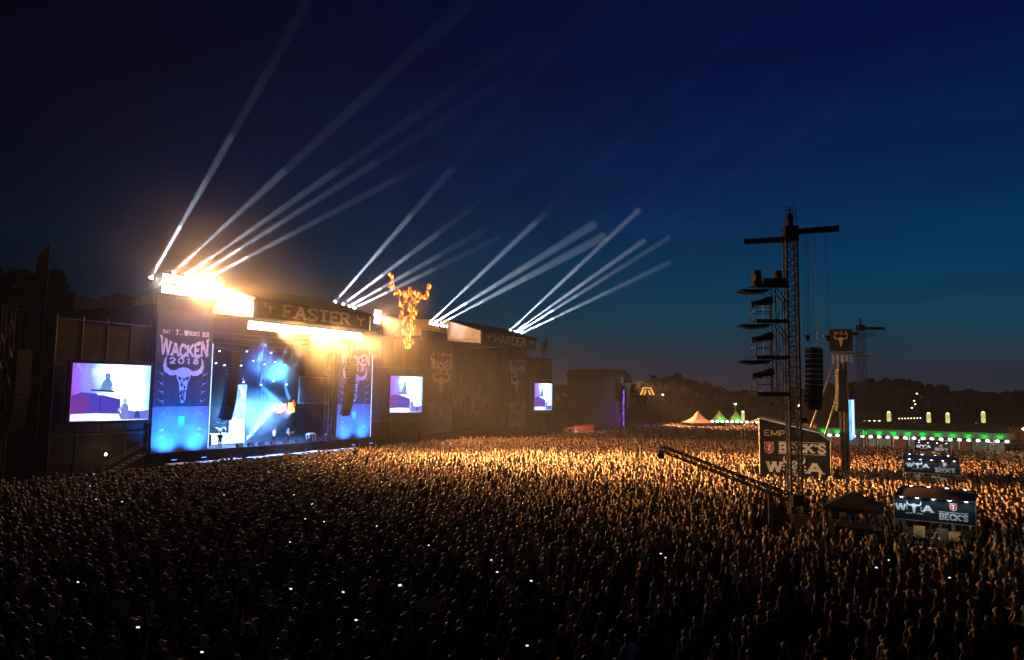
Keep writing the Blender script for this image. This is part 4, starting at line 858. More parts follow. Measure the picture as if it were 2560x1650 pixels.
def side_screen(loc, L, H_, label, post=True):
    s = thing('delay_screen', label, 'screen', loc, STAGE_RZ, 'delay screens seen from the side')
    MB().box((0, .05, 0), (L, .35, H_)).build('cabinet', BLACK, s)
    p = MB().box((.05, -.02, .05), (L - .05, .045, H_ - .05)).build('led_panel', emat('side_picture', (.12, .42, 1.25), 1.6, True, .6, .9), s)
    MB().box((L * .45, -.03, .4), (L * .8, -.022, H_ - .1)).build('picture_patch', emat('side_white', (.8, 1.0, 1.4), 1.6), p)
    for x in (.4, L - .4): MB().bar((x, .5, -loc[2]), (x, .5, H_ + .3), .06, n=6).build('support_post', STEEL, s)
    return s
t_, d_ = td((32.8, 69.0)); side_screen(W(t_, d_, 4.55), 5.0, 4.0, 'blue glowing delay screen seen almost edge-on behind the stayed mast')
m3 = thing('truss_mast', 'thin far truss mast with short cross arm', 'mast', (44.5, 90, 0), 0); EXCL.append((44.5, 90, 1, 1, 0))
truss(MB(), (0, 0, 0), (0, 0, 17.8), .75, 1.0, .05, V((1, 0, 0))).build('mast_truss', STEEL, m3)
q = MB(); q.box((.3, -.2, 17.3), (3.0, .1, 17.65)); q.box((-2.2, .1, 16.6), (-.3, .4, 17.0)); q.build('cross_arm', BLACK, m3)
q = MB(); q.box((-.4, -.4, 17.2), (.4, .4, 17.9)); q.lathe([(.12, 17.9), (.12, 18.5), (.04, 18.9)], n=8); q.build('mast_head', BLACK, m3)
for z in (13.8, 10.2): MB().box((-.9, -.6, z), (.9, .6, z + .12)).build('platform', STEEL, m3)

# ------------------------------------------------------------------ bar booths with lit sign boards
SIGN = mat('sign_cloth', (.014, .016, .019), .6, 0, .3, 1.5); SPRINT = mat('sign_print', (.72, .74, .78), .6, 0, .15, 4)
LAMPC = emat('sign_lamp_lens', (.75, .95, 1), 14)
BLUETARP = mat('blue_tarp', (.06, .09, .28), .8, 0, .3, 1.2)
def booth(fl, fr, depth, z0, z1, roofm, label, lit, lamps=5):
    fl, fr = V((*fl, 0)), V((*fr, 0)); D = fr - fl; L = D.length; rz = math.atan2(D.y, D.x)
    s = thing('bar_booth', label, 'bar booth', fl, rz, 'bar booths with lit signs')
    M_ = Matrix.Rotation(rz, 4, 'Z'); c = fl + M_ @ V((L / 2, depth / 2, 0)); EXCL.append((c.x, c.y, L / 2 + .5, depth / 2 + .5, rz))
    h = z1 - z0
    b = MB().box((0, -.06, z0), (L, 0, z1)).build('sign_board', SIGN, s)
    q = MB(); woa(q, (L * .25, -.07, z0 + h * .55), (1, 0, 0), (0, 0, 1), h * .30, 0, None); q.build('bull_emblem', SPRINT, b)
    q = MB(); text(q, "BECK'S", (L * .57, -.07, z0 + h * .14), (1, 0, 0), (0, 0, 1), h * .26, width=L * .34, th=.26, gap=.2); q.box((L * .56, -.08, z0 + h * .47), (L * .92, -.065, z0 + h * .49)); q.build('beer_lettering', SPRINT, b)
    q = MB(); shield(q, (L * .74, -.07, z0 + h * .74), (1, 0, 0), (0, 0, 1), h * .3, 0, 1); q.build('shield_emblem', [REDPRINT, SPRINT], b)
    MB().box((0, depth, z0), (L, depth + .06, z1)).build('sign_board', SIGN, s); MB().box((-.06, 0, z0), (0, depth, z1)).build('sign_board', SIGN, s); MB().box((L, .01, z0), (L + .06, depth, z1)).build('sign_board', SIGN, s)
    ro = MB(); nx, ny = 8, 8
    for i in range(nx + 1):
        for k in range(ny + 1):
            u, v = i / nx, k / ny; ro.v.append(V((.02 + (L - .04) * u, .02 + (depth - .04) * v, z1 - .1 + .5 * min(u, 1 - u, v, 1 - v) * 1.6 - .03 * math.sin(9 * u) * math.sin(7 * v))))
    for i in range(nx):
        for k in range(ny): a = i * (ny + 1) + k; ro.f.append((a, a + ny + 1, a + ny + 2, a + 1)); ro.m.append(0)
    ro.build('roof_tarp', roofm, s, True)
    for x, y in ((-.03, -.1), (L + .03, -.1), (-.03, depth + .1), (L + .03, depth + .1)): MB().bar((x, y, 0), (x, y, z1 + .08), .035, n=6).build('post', ALU, s)
    MB().bar((-.05, -.1, z0 - .03), (L + .05, -.1, z0 - .03), .03, n=6).build('front_rail', ALU, s); MB().bar((-.05, -.1, z1 + .05), (L + .05, -.1, z1 + .05), .03, n=6).build('front_rail', ALU, s)
    for row, y in ((0, -.1), (1, depth * .99)):
        for k in range(lamps if row == 0 else lamps - 1):
            x = L * (k + .5) / (lamps if row == 0 else lamps - 1); l = MB(); l.bar((x, y, z1 + .05), (x, y - .38, z1 + .16), .014); l.lathe([(.03, .08), (.09, 0)], (x, y - .38, z1 + .08), 8); l.build('sign_lamp', BLACK, s)
            MB().lathe([(.085, 0), (.05, -.03)], (x, y - .38, z1 + .079), 8).build('lamp_lens', LAMPC, s)
    MB().box((.1, .05, .95), (L - .1, .55, 1.08)).build('counter', WOOD, s); MB().box((.15, .1, .05), (L - .15, .2, .95)).build('counter_front', BLACK, s)
    for k in range(6):
        x = .4 + (L - .8) * k / 5; sh_ = MB().box((x - .3, depth * .5, .9 + .25 * (k % 3)), (x + .25, depth * .5 + .4, 1.6 + .12 * (k % 2))).build('fridge', (STEEL, WOOD, BLACK)[k % 3], s)
        for j in range(3): MB().lathe([(.035, 0), (.035, .16), (.014, .2), (.014, .27)], (x - .2 + j * .15, depth * .5 - .1 - .02 * j, 1.09), 6).build('bottle', mat('bottle_green', (.03, .12, .04), .2), s)
    for k in range(3 if depth > 5.5 else 0):
        P = fl + M_ @ V((L * (.2 + .3 * k), .9 + .15 * (k % 2), 0)); person((8, 9, 2)[k], P, rz + math.pi + .3 * (k - 1), ((.02, .02, .02), (.3, .3, .3), (.02, .02, .02))[k], (.04, .025, .015), (.5, .3, .2), 'bar worker %s behind the counter of the %s bar booth' % (('on the left', 'in the middle', 'on the right')[k], 'nearest' if fl.y < 50 else 'middle'))
    if lit:
        for k in range(lamps): P = fl + M_ @ V((L * (k + .5) / lamps, -.5, z1 + .06)); spot(P, fl + M_ @ V((L * (k + .5) / lamps, -.06, z0 + h * .35)), lit, 120, (.72, .92, 1), .8, .05, 'sign_lamp_light')
        P = fl + M_ @ V((L / 2, 1.6, z0 - .25)); point(P, lit * 1.2, (1, .8, .5), .12, 'bar_light')
    return s
booth((20.58, 38.46), (23.6, 36.5), 5.6, 2.5, 3.62, TARP, 'nearest bar booth with white bull emblem sign and brown tarp roof', 55)
booth((35.2, 64.0), (38.9, 62.0), 6.0, 2.22, 3.34, BLUETARP, 'middle bar booth with lit sign and blue tarp roof', 60)
booth((52.0, 92.0), (55.5, 90.1), 5.0, 1.95, 3.0, SCRIM, 'farthest small bar booth sign before the green lit marquee', 70, 4)

# compound beside the tower: gazebo, ramp grille, fences, print on the fence
gz = thing('gazebo_tent', 'black pyramid roofed gazebo tent beside the nearest bar booth', 'tent', (21.6, 45.2, 0), R(-30)); EXCL.append((20.2, 43.6, 4.6, 3.2, R(-30)))
q = MB(); q.add([(-1.6, -1.6, 2.1), (1.6, -1.6, 2.1), (1.6, 1.6, 2.1), (-1.6, 1.6, 2.1), (0, 0, 2.95)], [(0, 1, 4), (1, 2, 4), (2, 3, 4), (3, 0, 4)]); q.build('tent_roof', DARKPVC, gz)
for k, (a, b) in enumerate((((-1.6, -1.6), (1.6, -1.6)), ((1.6, -1.6), (1.6, 1.6)), ((1.6, 1.6), (-1.6, 1.6)), ((-1.6, 1.6), (-1.6, -1.6)))): MB().prism([(*a, 2.1), (*b, 2.1), (*b, 1.85), (*a, 1.85)], (.01, .01, 0)).build('valance', DARKPVC, gz)
for x in (-1.55, 1.55):
    for y in (-1.55, 1.55): MB().bar((x, y, 0), (x, y, 2.1), .03, n=6).build('tent_pole', ALU, gz)
rm = thing('storage_rack', 'low slanted rack of pale bars in the fenced compound', 'rack', (19.6, 41.6, 0), R(-22))
q = MB()
for s_ in (0, 2.9): q.bar((s_, -.5, 1.62), (s_, .9, 1.95), .04)
q.build('side_rail', ALU, rm)
for k in range(12): MB().bar((.12 + k * .24, -.5, 1.63), (.12 + k * .24, .9, 1.96), .035).build('rack_bar', ALU, rm)
for x in (0, 2.9):
    for y, z in ((-.5, 1.62), (.9, 1.95)): MB().bar((x, y, 0), (x, y, z), .04).build('leg', STEEL, rm)
def fence(p, q_, h, n, label, m=ALU, panel=None):
    p, q_ = V((*p, 0)), V((*q_, 0)); D = q_ - p; L = D.length; s = thing('site_fence', label, 'fence', p, math.atan2(D.y, D.x)); w = L / n
    for k in range(n):
        b = MB()
        for z in (.1, h): b.bar((k * w + .03, 0, z), ((k + 1) * w - .03, 0, z), .022, n=5)
        for x in (k * w + .03, (k + 1) * w - .03): b.bar((x, 0, 0), (x, 0, h), .022, n=5)
        for i in range(1, 14): b.bar((k * w + w * i / 14, 0, .1), (k * w + w * i / 14, 0, h), .007, n=3)
        o = b.build('fence_panel', m, s)
        if panel: MB().box((k * w + .05, -.03, .2), ((k + 1) * w - .05, -.02, h - .1)).build('privacy_sheet', panel, o)
    return s
fence((16.6, 42.4), (20.6, 39.3), 1.95, 2, 'site fence with dark sheet before the storage rack', ALU, TARP)
fb = fence((17.9, 39.7), (20.5, 37.9), 1.9, 1, 'fence carrying a black banner lettered THE BLOCK left of the nearest bar', ALU, SCRIM)
q = MB(); text(q, 'ND THE BLOCK', (.55, -.04, 1.42), (1, 0, 0), (0, 0, 1), .26, width=2.3, th=.2, serif=False, depth=.01); q.build('banner_lettering', PRINT_DIM, fb)
fence((22.0, 48.0), (25.6, 45.4), 2.1, 2, 'site fence behind the black gazebo', ALU)

# camera crane
cr = thing('camera_crane', 'long dark camera crane reaching over the crowd', 'camera crane', (15.2, 42.0, 0), 0); EXCL.append((15.2, 42, 1.6, 1.6, 0))
MB().box((-.8, -.8, .15), (.8, .8, .35)).build('dolly', STEEL, cr)
for x in (-.7, .7):
    for y in (-.7, .7): MB().lathe([(.18, -.06), (.18, .06)], (x, y, .18), 10, quat=V((1, 0, 0)).to_track_quat('Z', 'Y')).build('wheel', BLACK, cr)
MB().bar((0, 0, .35), (0, 0, 3.2), .12, n=8).build('column', STEEL, cr)
truss(MB(), (.7, -1.6, 3.15), (-4.2, 10.0, 4.9), .36, .5, .055).build('boom', mat('matt_black', (.006, .006, .006), 1, 0, .3), cr)
MB().box((.5, -2.2, 2.8), (1.1, -1.5, 3.4)).build('counterweight', BLACK, cr)
q = MB().box((-4.45, 9.8, 4.2), (-4.05, 10.3, 4.75)).build('camera_head', BLACK, cr); MB().lathe([(.08, 0), (.1, .25)], (-4.35, 9.85, 4.45), 10, quat=V((-1, -.3, 0)).to_track_quat('Z', 'Y')).build('camera_lens', BLACK, q)
MB().bar((0, 0, 3.9), (-2.0, 4.7, 4.1), .012).build('stay_wire', STEEL, cr); MB().bar((0, 0, 3.2), (0, 0, 3.9), .03).build('stay_post', STEEL, cr)
person(8, (15.9, 40.6, 0), .5, (.02, .02, .02), (.02, .012, .008), (.45, .28, .2), 'crane operator in black behind the camera crane')

# ------------------------------------------------------------------ green lit marquee
mq = thing('marquee', 'long bar marquee with green and white lamps along the front', 'tent', (46.0, 107.2, 0), math.atan2(-10.4, 22)); ML = 24.3; EXCL.append((60, 104.5, 13, 5, math.atan2(-10.4, 22)))
GRF = mat('marquee_canvas', (.09, .11, .10), .7, 0, .25, .8, .3, 2)
for k in range(12):
    x0 = k * ML / 12; x1 = x0 + ML / 12 - .03
    MB().prism([(x0, 0, 4.05), (x1, 0, 4.05), (x1, 3.6, 5.1 + .03 * (k % 3)), (x0, 3.6, 5.1)], (0, .02, -.05)).build('roof_bay', GRF, mq)
    MB().box((x0, -.02, 3.2), (x1, .03, 4.05)).build('fascia_panel', GRF, mq)
    MB().bar((x0, .1, 0), (x0, .1, 3.2), .05, n=6).build('post', ALU, mq)
    MB().box((x0 + .1, 1.2, .95), (x1 - .1, 1.7, 1.1)).build('counter', WOOD, mq)
    MB().box((x0 + .05, 4.8, .2), (x1 - .05, 4.86, 2.6)).build('back_panel', mat('panel_%d' % (k % 4), ((.45, .4, .33), (.5, .12, .1), (.3, .3, .28), (.55, .5, .42))[k % 4], .7, 0, .3, 2), mq)
MB().bar((0, -.12, 2.75), (ML, -.12, 2.75), .04, n=6).build('front_rail', ALU, mq)
gl_ = MB().prism([(-.16, -.06, 3.28), (.16, -.06, 3.28), (.28, -.06, 3.62), (-.28, -.06, 3.62)], (0, -.04, 0)).mesh('green_lamp', emat('green_lens', (.01, .9, .08), .9)); wl_ = MB().lathe([(.02, .17), (.18, .09), (.21, 0), (.15, -.08), (.02, -.1)], n=10).mesh('white_lamp', emat('white_globe', (.85, 1, .9), 4.5), True)
for k in range(13): put('green_lamp', gl_, mq, (1.0 + k * 1.83, 0, -1.1), None, (1.35, 1, 1.35))
for k in range(22): put('white_lamp', wl_, mq, (.6 + k * 1.1, -.25, 2.95), None, (1.25,) * 3)
Mq = Matrix.Translation((46.0, 107.2, 0)) @ Matrix.Rotation(math.atan2(-10.4, 22), 4, 'Z')
for k in range(13): spot(Mq @ V((1.0 + k * 1.83, -.5, 3.15)), Mq @ V((1.0 + k * 1.83, .6, 4.6)), 110, 130, (.01, 1, .1), .9, .1, 'green_flood')
for k in range(4): point(Mq @ V((3 + k * 6.2, 2.4, 2.6)), 26, (1, .86, .62), .2, 'bar_light')
for k in range(5): point(Mq @ V((2 + k * 5, -.9, 2.8)), 22, (.85, 1, .9), .2, 'lamp_row_light')

# pagoda tents, far roofs, lanterns, string lights
def pagoda(x, y, w, h, m, label):
    s = thing('pagoda_tent', label, 'tent', (x, y, 0), R(rnd.uniform(-15, 15)), 'pagoda tents'); q = MB(); n = 8; prof = [(1, 0), (.72, .12), (.45, .32), (.22, .62), (.02, 1)]
    for rr, zz in prof:
        for k in range(4): a = math.pi / 4 + k * math.pi / 2; q.v.append(V((rr * w * .72 * math.cos(a), rr * w * .72 * math.sin(a), 2.4 + h * zz)))
    for i in range(len(prof) - 1):
        for k in range(4): q.f.append((i * 4 + k, i * 4 + (k + 1) % 4, i * 4 + 4 + (k + 1) % 4, i * 4 + 4 + k)); q.m.append(0)
    q.build('tent_roof', m, s); c = w * .5
    MB().box((-c, -c, 2.1), (c, -c + .04, 2.4)).build('valance', m, s); MB().box((-c, c - .04, .1), (c, c, 2.4)).build('back_wall', m, s)
    for a in (-c, c):
        for b in (-c, c): MB().bar((a, b, 0), (a, b, 2.4), .05, n=6).build('tent_pole', ALU, s)
    return s
PAGW = mat('pagoda_white', (.19, .125, .11), .7, 0, .15, 1); PAGG = mat('pagoda_green', (.09, .26, .075), .7, 0, .15, 1)
pagoda(41.5, 158, 5.4, 2.6, PAGW, 'pale pink pagoda tent left of the two green ones')
pagoda(48.6, 166, 4.2, 2.5, PAGG, 'green lit pagoda tent, left of two'); pagoda(52.5, 166, 4.2, 2.5, PAGG, 'green lit pagoda tent, right of two')
lr = thing('lamp_row', 'row of white globe lamps under the green pagoda tents', 'lamps', (45.5, 162, 2.5), R(-4)); MB().bar((0, 0, .25), (10.6, 0, .25), .03, n=5).build('wire', STEEL, lr)
for k in range(10): put('globe_lamp', wl_, lr, (.3 + k * 1.1, 0, 0), None, (1.7,) * 3)
for x_ in (0, 10.6): MB().bar((x_, 0, -2.5), (x_, 0, .3), .05, n=5).build('post', STEEL, lr)
point((48.6, 164, 3.3), 120, (.6, 1, .6), .3, 'pagoda_light'); point((52.5, 164, 3.3), 120, (.6, 1, .6), .3, 'pagoda_light')
pagoda(85, 130, 5.0, 2.0, PAGW, 'pale tent roof rising behind the right end of the marquee'); point((84, 126, 4.2), 160, (1, .8, .55), .3, 'tent_light')
pagoda(79.5, 140, 4.6, 1.8, GRF, 'grey tent roof left of the pale one behind the marquee')
for k, (x, y, z, s_) in enumerate(((63.7, 120, 4.5, 1), (70.4, 120, 4.4, 1), (73.6, 120, 4.4, 1), (79.6, 120, 4.6, 1.05), (44.0, 135, 3.6, 1.15))):
    lt = thing('lantern_tower', 'yellow glowing lantern pole behind the tents, %s' % ('above the marquee left', 'above the marquee middle left', 'above the marquee middle right', 'above the marquee right', 'right of the green pagodas')[k], 'lantern', (x, y, 0), 0, 'glowing lantern poles')
    MB().bar((0, 0, 0), (0, 0, z), .06, n=6).build('pole', STEEL, lt); MB().lathe([(.24, z), (.32, z + .2), (.32, z + 1.5 * s_), (.2, z + 1.7 * s_)], n=10).build('lantern_cloth', emat('lantern_glow', (.75, .72, .22), .85, noise=.4, nscale=1.2), lt, True); MB().lathe([(.3, z + 1.5 * s_), (.2, z + 1.75 * s_), (.05, z + 1.8 * s_)], n=8).build('lantern_cap', emat('lantern_hot', (1, .95, .6), 3), lt)
for k, (x, y, z, L, m_) in enumerate(((66.5, 122, 5.0, 3.2, 8), (57, 118, 4.6, 3.6, 6))):
    ls = thing('string_lights', ('short string of warm bulbs left of the lanterns', 'long warm lamp cluster behind the marquee left end')[k], 'lights', (x, y, z), R(-20), 'warm bulb strings')
    MB().bar((0, 0, .1), (L, 0, .3), .015).build('wire', STEEL, ls)
    for i in range(m_): MB().lathe([(.02, .1), (.1 + .1 * k, 0), (.02, -.1)], (L * i / (m_ - 1), 0, .05 + .2 * i / m_), 8).build('bulb', emat('warm_bulb', (1, .82, .5), 4.5), ls)
    for x_ in (0, L): MB().bar((x_, 0, -z), (x_, 0, .3), .03).build('post', STEEL, ls)
def lamp_pole(x, y, h, label, col, st, r=.22, e=0):
    s = thing('lamp_pole', label, 'street lamp', (x, y, 0), 0); MB().bar((0, 0, 0), (0, 0, h), .09, .06, n=6).build('pole', STEEL, s); MB().box((-.3, -.12, h), (.3, .12, h + .15)).build('lamp_housing', BLACK, s)
    MB().lathe([(.02, -.3), (r, -.1), (r, 0), (.02, .02)], (0, -.1, h - .02), 8).build('lamp_glass', emat('lamp_%d' % len(MATS), col, st), s)
    if e: point((x, y - .6, h - .4), e, col, .2, 'pole_light')
lamp_pole(32.0, 150, 8.6, 'lamp pole standing right of the far stage', (1, .95, .85), 5)
lamp_pole(60.5, 150, 6.7, 'bright white lamp pole behind the mixing house', (.8, .9, 1), 20, .3)
lamp_pole(52, 165, 6.6, 'warm lamp above the green pagodas', (1, .9, .7), 10, .3)
lamp_pole(64.9, 90, 5.1, 'glaring warm lamp at the right edge of the picture', (1, .72, .35), 30, .35, 900)
for k, (x, y, z) in enumerate(((170, 300, 5.5), (171, 301, 4.0), (169, 300, 2.5), (173, 303, 8.5))): lamp_pole(x, y, z + 1.5, 'tiny hillside lamp far behind the marquee, ' + ('second highest', 'third highest', 'lowest', 'topmost')[k], (1, .9, .7), 8, .35)

# ------------------------------------------------------------------ third stage, trucks, flags
s3 = thing('side_stage', 'dark far side stage with purple glow at its right opening', 'stage', (13.8, 152, 0), R(4))
MB().box((0, 0, 0), (10.5, 12, 1.5)).build('deck', BLACK, s3); MB().box((0, 0, 1.5), (9.6, .15, 12.6)).build('side_scrim', SCRIM, s3); MB().box((0, 11.9, 1.5), (9.6, 12, 12.6)).build('side_scrim', SCRIM, s3)
MB().prism([(-.4, -.4, 12.6), (10.2, -.4, 12.6), (12.2, -.4, 11.3), (12.4, -.4, 10.9), (11.8, -.4, 12.4), (10.6, -.4, 13.6), (.2, -.4, 13.7)], (0, 12.8, 0)).build('roof', DARKPVC, s3)
for x, y in ((9.9, .2), (9.9, 11.8)): truss(MB(), (x, y, 0), (x, y, 12.6), .6, 1.2, .05, V((1, 0, 0))).build('roof_tower', STEEL, s3)
MB().box((9.4, 1.5, 1.6), (9.46, 10.5, 11)).build('inner_wall', mat('pale_back', (.4, .38, .42), .8, 0, .3, 1), s3)
for z in (2.2, 4.4, 6.6, 8.8): MB().lathe([(.18, 0), (.12, .1)], (10.3, -.2, z), 8, quat=V((1, -.6, 0)).to_track_quat('Z', 'Y')).build('purple_lamp', emat('purple_lens', (.35, .08, 1), 3.5 if z < 5 else 1.2), s3)
MB().box((10.3, -.3, 1.6), (10.5, -.1, 9.4)).build('light_strip', emat('purple_strip', (.30, .10, 1), 1.0, noise=.6, nscale=.5), s3)
line_array((24.8, 151.4, 10.5), R(70), 14, 'far line array at the side stage opening', scale=.9, top=2.4)
spot((26.2, 149.5, 3.2), (24, 153, 4.0), 2600, 120, (.30, .06, 1), .9, .2, 'purple_flood'); spot((26.8, 149, 10.6), (24.2, 152, 9.5), 1500, 90, (1, .85, .75), .9, .2, 'stage3_lamp'); point((29, 151, 3.0), 260, (.35, .08, 1), .3, 'purple_flood')
spot((26.5, 156, 11), (52, 152, 1), 200000, 76, (1, .42, .16), .8, .4, 'stage3_wash')
asg = thing('lit_sign', 'small orange lit emblem sign right of the far stage', 'sign', (34.4, 190, 8.2), 0)
q = MB()
for pts in ([(0, 0), (.9, 2.0), (1.25, 2.0), (.55, 0)], [(1.0, 0), (1.45, 1.3), (1.75, 1.3), (1.45, 0)], [(2.6, 0), (2.2, 1.3), (2.5, 1.3), (3.05, 0)], [(4.0, 0), (3.05, 2.0), (2.75, 2.0), (3.5, 0)], [(1.3, 1.75), (2.7, 1.75), (2.7, 2.0), (1.3, 2.0)]): q.prism([(x, 0, z) for x, z in pts], (0, .1, 0))
q.build('emblem_bars', emat('orange_sign', (1, .42, .08), 1.3), asg); MB().bar((2, .2, -8.2), (2, .2, 1.8), .08, n=6).build('sign_post', STEEL, asg)
vn = thing('delivery_truck', 'red canvas truck parked right of the dark stage', 'truck', (9.3, 130, 0), R(8)); EXCL.append((12, 130, 4, 2, 0))
RED = mat('red_canvas', (.45, .06, .03), .6, 0, .25, 1, .3, 3)
MB().prism([(2.0, -1.1, .9), (2.0, 1.1, .9), (2.0, 1.1, 2.7), (2.0, .6, 2.9), (2.0, -.6, 2.9), (2.0, -1.1, 2.7)], (3.8, 0, 0)).build('load_cover', RED, vn)
cb = MB().prism([(.1, -1.0, .5), (1.9, -1.0, .5), (1.9, -1.0, 2.4), (1.0, -1.0, 2.4), (.3, -1.0, 1.5)], (0, 2.0, 0)).build('cab', RED, vn)
MB().prism([(.95, -1.01, 1.5), (1.7, -1.01, 1.5), (1.7, -1.01, 2.2), (1.1, -1.01, 2.2)], (0, -.02, 0)).build('side_window', mat('dark_glass', (.03, .03, .05)), cb)
MB().lathe([(.12, 0), (.08, .05)], (.09, -.7, .9), 8, quat=V((-1, 0, 0)).to_track_quat('Z', 'Y')).build('headlight', LENS_W, cb)
MB().box((1.9, -.95, .55), (5.8, .95, .88)).build('chassis', BLACK, vn)
for x in (.9, 4.6):
    for y in (-1.02, 1.02): w_ = MB().lathe([(.2, -.12), (.45, -.12), (.45, .12), (.2, .12)], (x, y, .45), 14, quat=V((0, 1, 0)).to_track_quat('Z', 'Y')).build('wheel', BLACK, vn, True)
point((12.5, 125.5, 3.2), 500, (1, .75, .6), .3, 'truck_fill_light')  # added lamp without fixture, brightens the red truck
def flag(x, y, h, z0, fw, fh, label, droop=.5, m=DARKPVC, lean=0.):
    s = thing('flag_pole', label, 'flag', (x, y, 0), 0); MB().bar((0, 0, 0), (lean * .2, 0, h), .05, .03, n=6).build('pole', ALU, s); q = MB(); nx, nz = 10, 6
    for i in range(nx + 1):
        for k in range(nz + 1):
            u, v = i / nx, k / nz; q.v.append(V((-fw * u * (1 - .5 * droop), .22 * math.sin(u * 7 + v * 2) * u, h - .1 - fh * v - droop * fw * u * .9)))
    for i in range(nx):
        for k in range(nz): a = i * (nz + 1) + k; q.f.append((a, a + nz + 1, a + nz + 2, a + 1)); q.m.append(0)
    q.build('flag_cloth', m, s, True)
flag(-56.3, 85, 26.3, 0, 3.0, 4.2, 'large dark flag on a tall pole at the far left', .9)
fxy = W(91.5, -2, 0); flag(fxy.x, fxy.y, 20.5, 0, 2.0, 2.2, 'dark flag right of the dark stage roof', .8)
flag(10.1, 55, 5.9, 0, .7, 1.4, 'furled pale flag on a thin pole held up in the crowd', 1.6, mat('flag_grey', (.35, .32, .28), .8, 0, .3, 2))
flag(-4.6, 46.5, 2.9, 0, .35, .7, 'small red flag held up in the dark crowd', 1.2, REDPRINT)
st_ = thing('lit_stairs', 'scaffold stairs with warm lamps under the big left screen', 'stairs', W(-5.0, .9, 0), STAGE_RZ)
for k in range(7): MB().box((k * .55, -.3, .35 + k * .25), (k * .55 + .5, .4, .4 + k * .25)).build('tread', ALU, st_)
for y in (-.35, .45): MB().bar((0, y, .3), (3.9, y, 2.1), .04).build('stringer', ALU, st_); MB().bar((0, y, 1.25), (3.9, y, 3.05), .03).build('handrail', ALU, st_)
for x, z in ((0, .3), (3.8, 2.0)): MB().bar((x, .05, 0), (x, .05, z), .05).build('leg', STEEL, st_)
MB().lathe([(.16, 0), (.1, .08)], (-.15, -.3, 2.3), 10, quat=V((.3, -1, 0)).to_track_quat('Z', 'Y')).build('lamp', emat('stair_lamp', (1, .75, .45), 9), st_)
MB().bar((-.15, -.22, 0), (-.15, -.22, 2.2), .03).build('lamp_post', STEEL, st_)
point(W(-4.6, 1.7, 2.9), 60, (1, .7, .4), .15, 'stair_light')

# ------------------------------------------------------------------ far woods (one dark mass) and nearer trees at the left
LEAF = mat('night_leaves', (.035, .045, .022), .9, 0, .4, .15)
def wood(name, pts, per, size, label):
    q = MB(); r = random.Random(5)
    for (x0, y0, h0), (x1, y1, h1) in zip(pts[:-1], pts[1:]):
        L = math.hypot(x1 - x0, y1 - y0)
        for k in range(int(L * per)):
            u = r.random(); hh = h0 + (h1 - h0) * u; crown = 1 + .07 * math.sin(u * L * .35 + x0) + .05 * math.sin(u * L * .9 + 2)
            z = hh * crown * (1 - r.random() ** 2.2 * .95); c = V((x0 + (x1 - x0) * u + r.uniform(-1, 1), y0 + (y1 - y0) * u + r.uniform(-7, 9) * (1.1 - z / (hh * 1.15)), z))
            a = V((r.gauss(0, 1), r.gauss(0, 1), r.gauss(0, 1))).normalized(); b = a.orthogonal().normalized(); s_ = size * r.uniform(.5, 1.3); c2 = a.cross(b)
            q.add([c + b * s_, c + c2 * s_, c - b * s_, c - c2 * s_], [(0, 1, 2, 3)])
        nseg = max(1, int(L / 5))
        for k in range(nseg):
            u = k / nseg; q.bar((x0 + (x1 - x0) * u, y0 + (y1 - y0) * u, 0), (x0 + (x1 - x0) * u, y0 + (y1 - y0) * u, (h0 + (h1 - h0) * u) * .8), .35, .12, n=5)
    return tag(q.build(name, LEAF), label, kind='stuff')
def hill(name, pts, label):
    q = MB(); n = len(pts)
    for x, y, h in pts: q.v += [V((x, y - 40, -.4)), V((x, y, h)), V((x * 1.1, y * 1.1 + 60, -.4))]
    for i in range(n - 1):
        for k in range(2): a = i * 3 + k; q.f.append((a, a + 3, a + 4, a + 1)); q.m.append(0)
    return tag(q.build(name, mat('dark_hillside', (.03, .032, .02), .95, 0, .4, .02), None, True), label, kind='structure')
def az(xp, Y, yp): return ((xp - 1280) / 1770 * Y, Y, 9 + (975 + .014 * (xp - 1280) - yp) * Y / 1770)
R1 = [az(x, 330, y) for x, y in ((1560, 978), (1600, 962), (1635, 946), (1690, 946), (1730, 958), (1765, 963), (1800, 977), (1860, 984), (1950, 984), (2040, 972), (2100, 960), (2180, 956), (2260, 958), (2325, 968), (2390, 982), (2480, 985), (2600, 986), (2760, 984))]
hill('hill', [(x, y + 25, max(2, h - 5)) for x, y, h in R1], 'dark far hillside behind the woods')
wood('distant_wood', R1, 26, 1.5, 'dark far wood along the skyline')
wood('near_wood', [(-118, 118, 26), (-95, 118, 25), (-82, 116, 27), (-70, 115, 22), (-60, 114, 20), (-48, 116, 23), (-30, 122, 20)], 60, .9, 'dark trees behind the left scaffold wall')
hill('sky_gap_bank', [(-160, 150, 27), (-130, 150, 27), (-98, 150, 27), (-84, 150, 22), (-55, 150, 18), (-35, 150, 16), (-10, 150, 3)], 'added dark bank closing sky gaps behind the left trees')  # added to hide bright sky between the left trees
wood('far_left_wood', [az(1560, 330, 978), az(1380, 330, 965), az(1250, 330, 960), az(900, 330, 955)], 10, 1.8, 'dark wood hidden behind the stages')

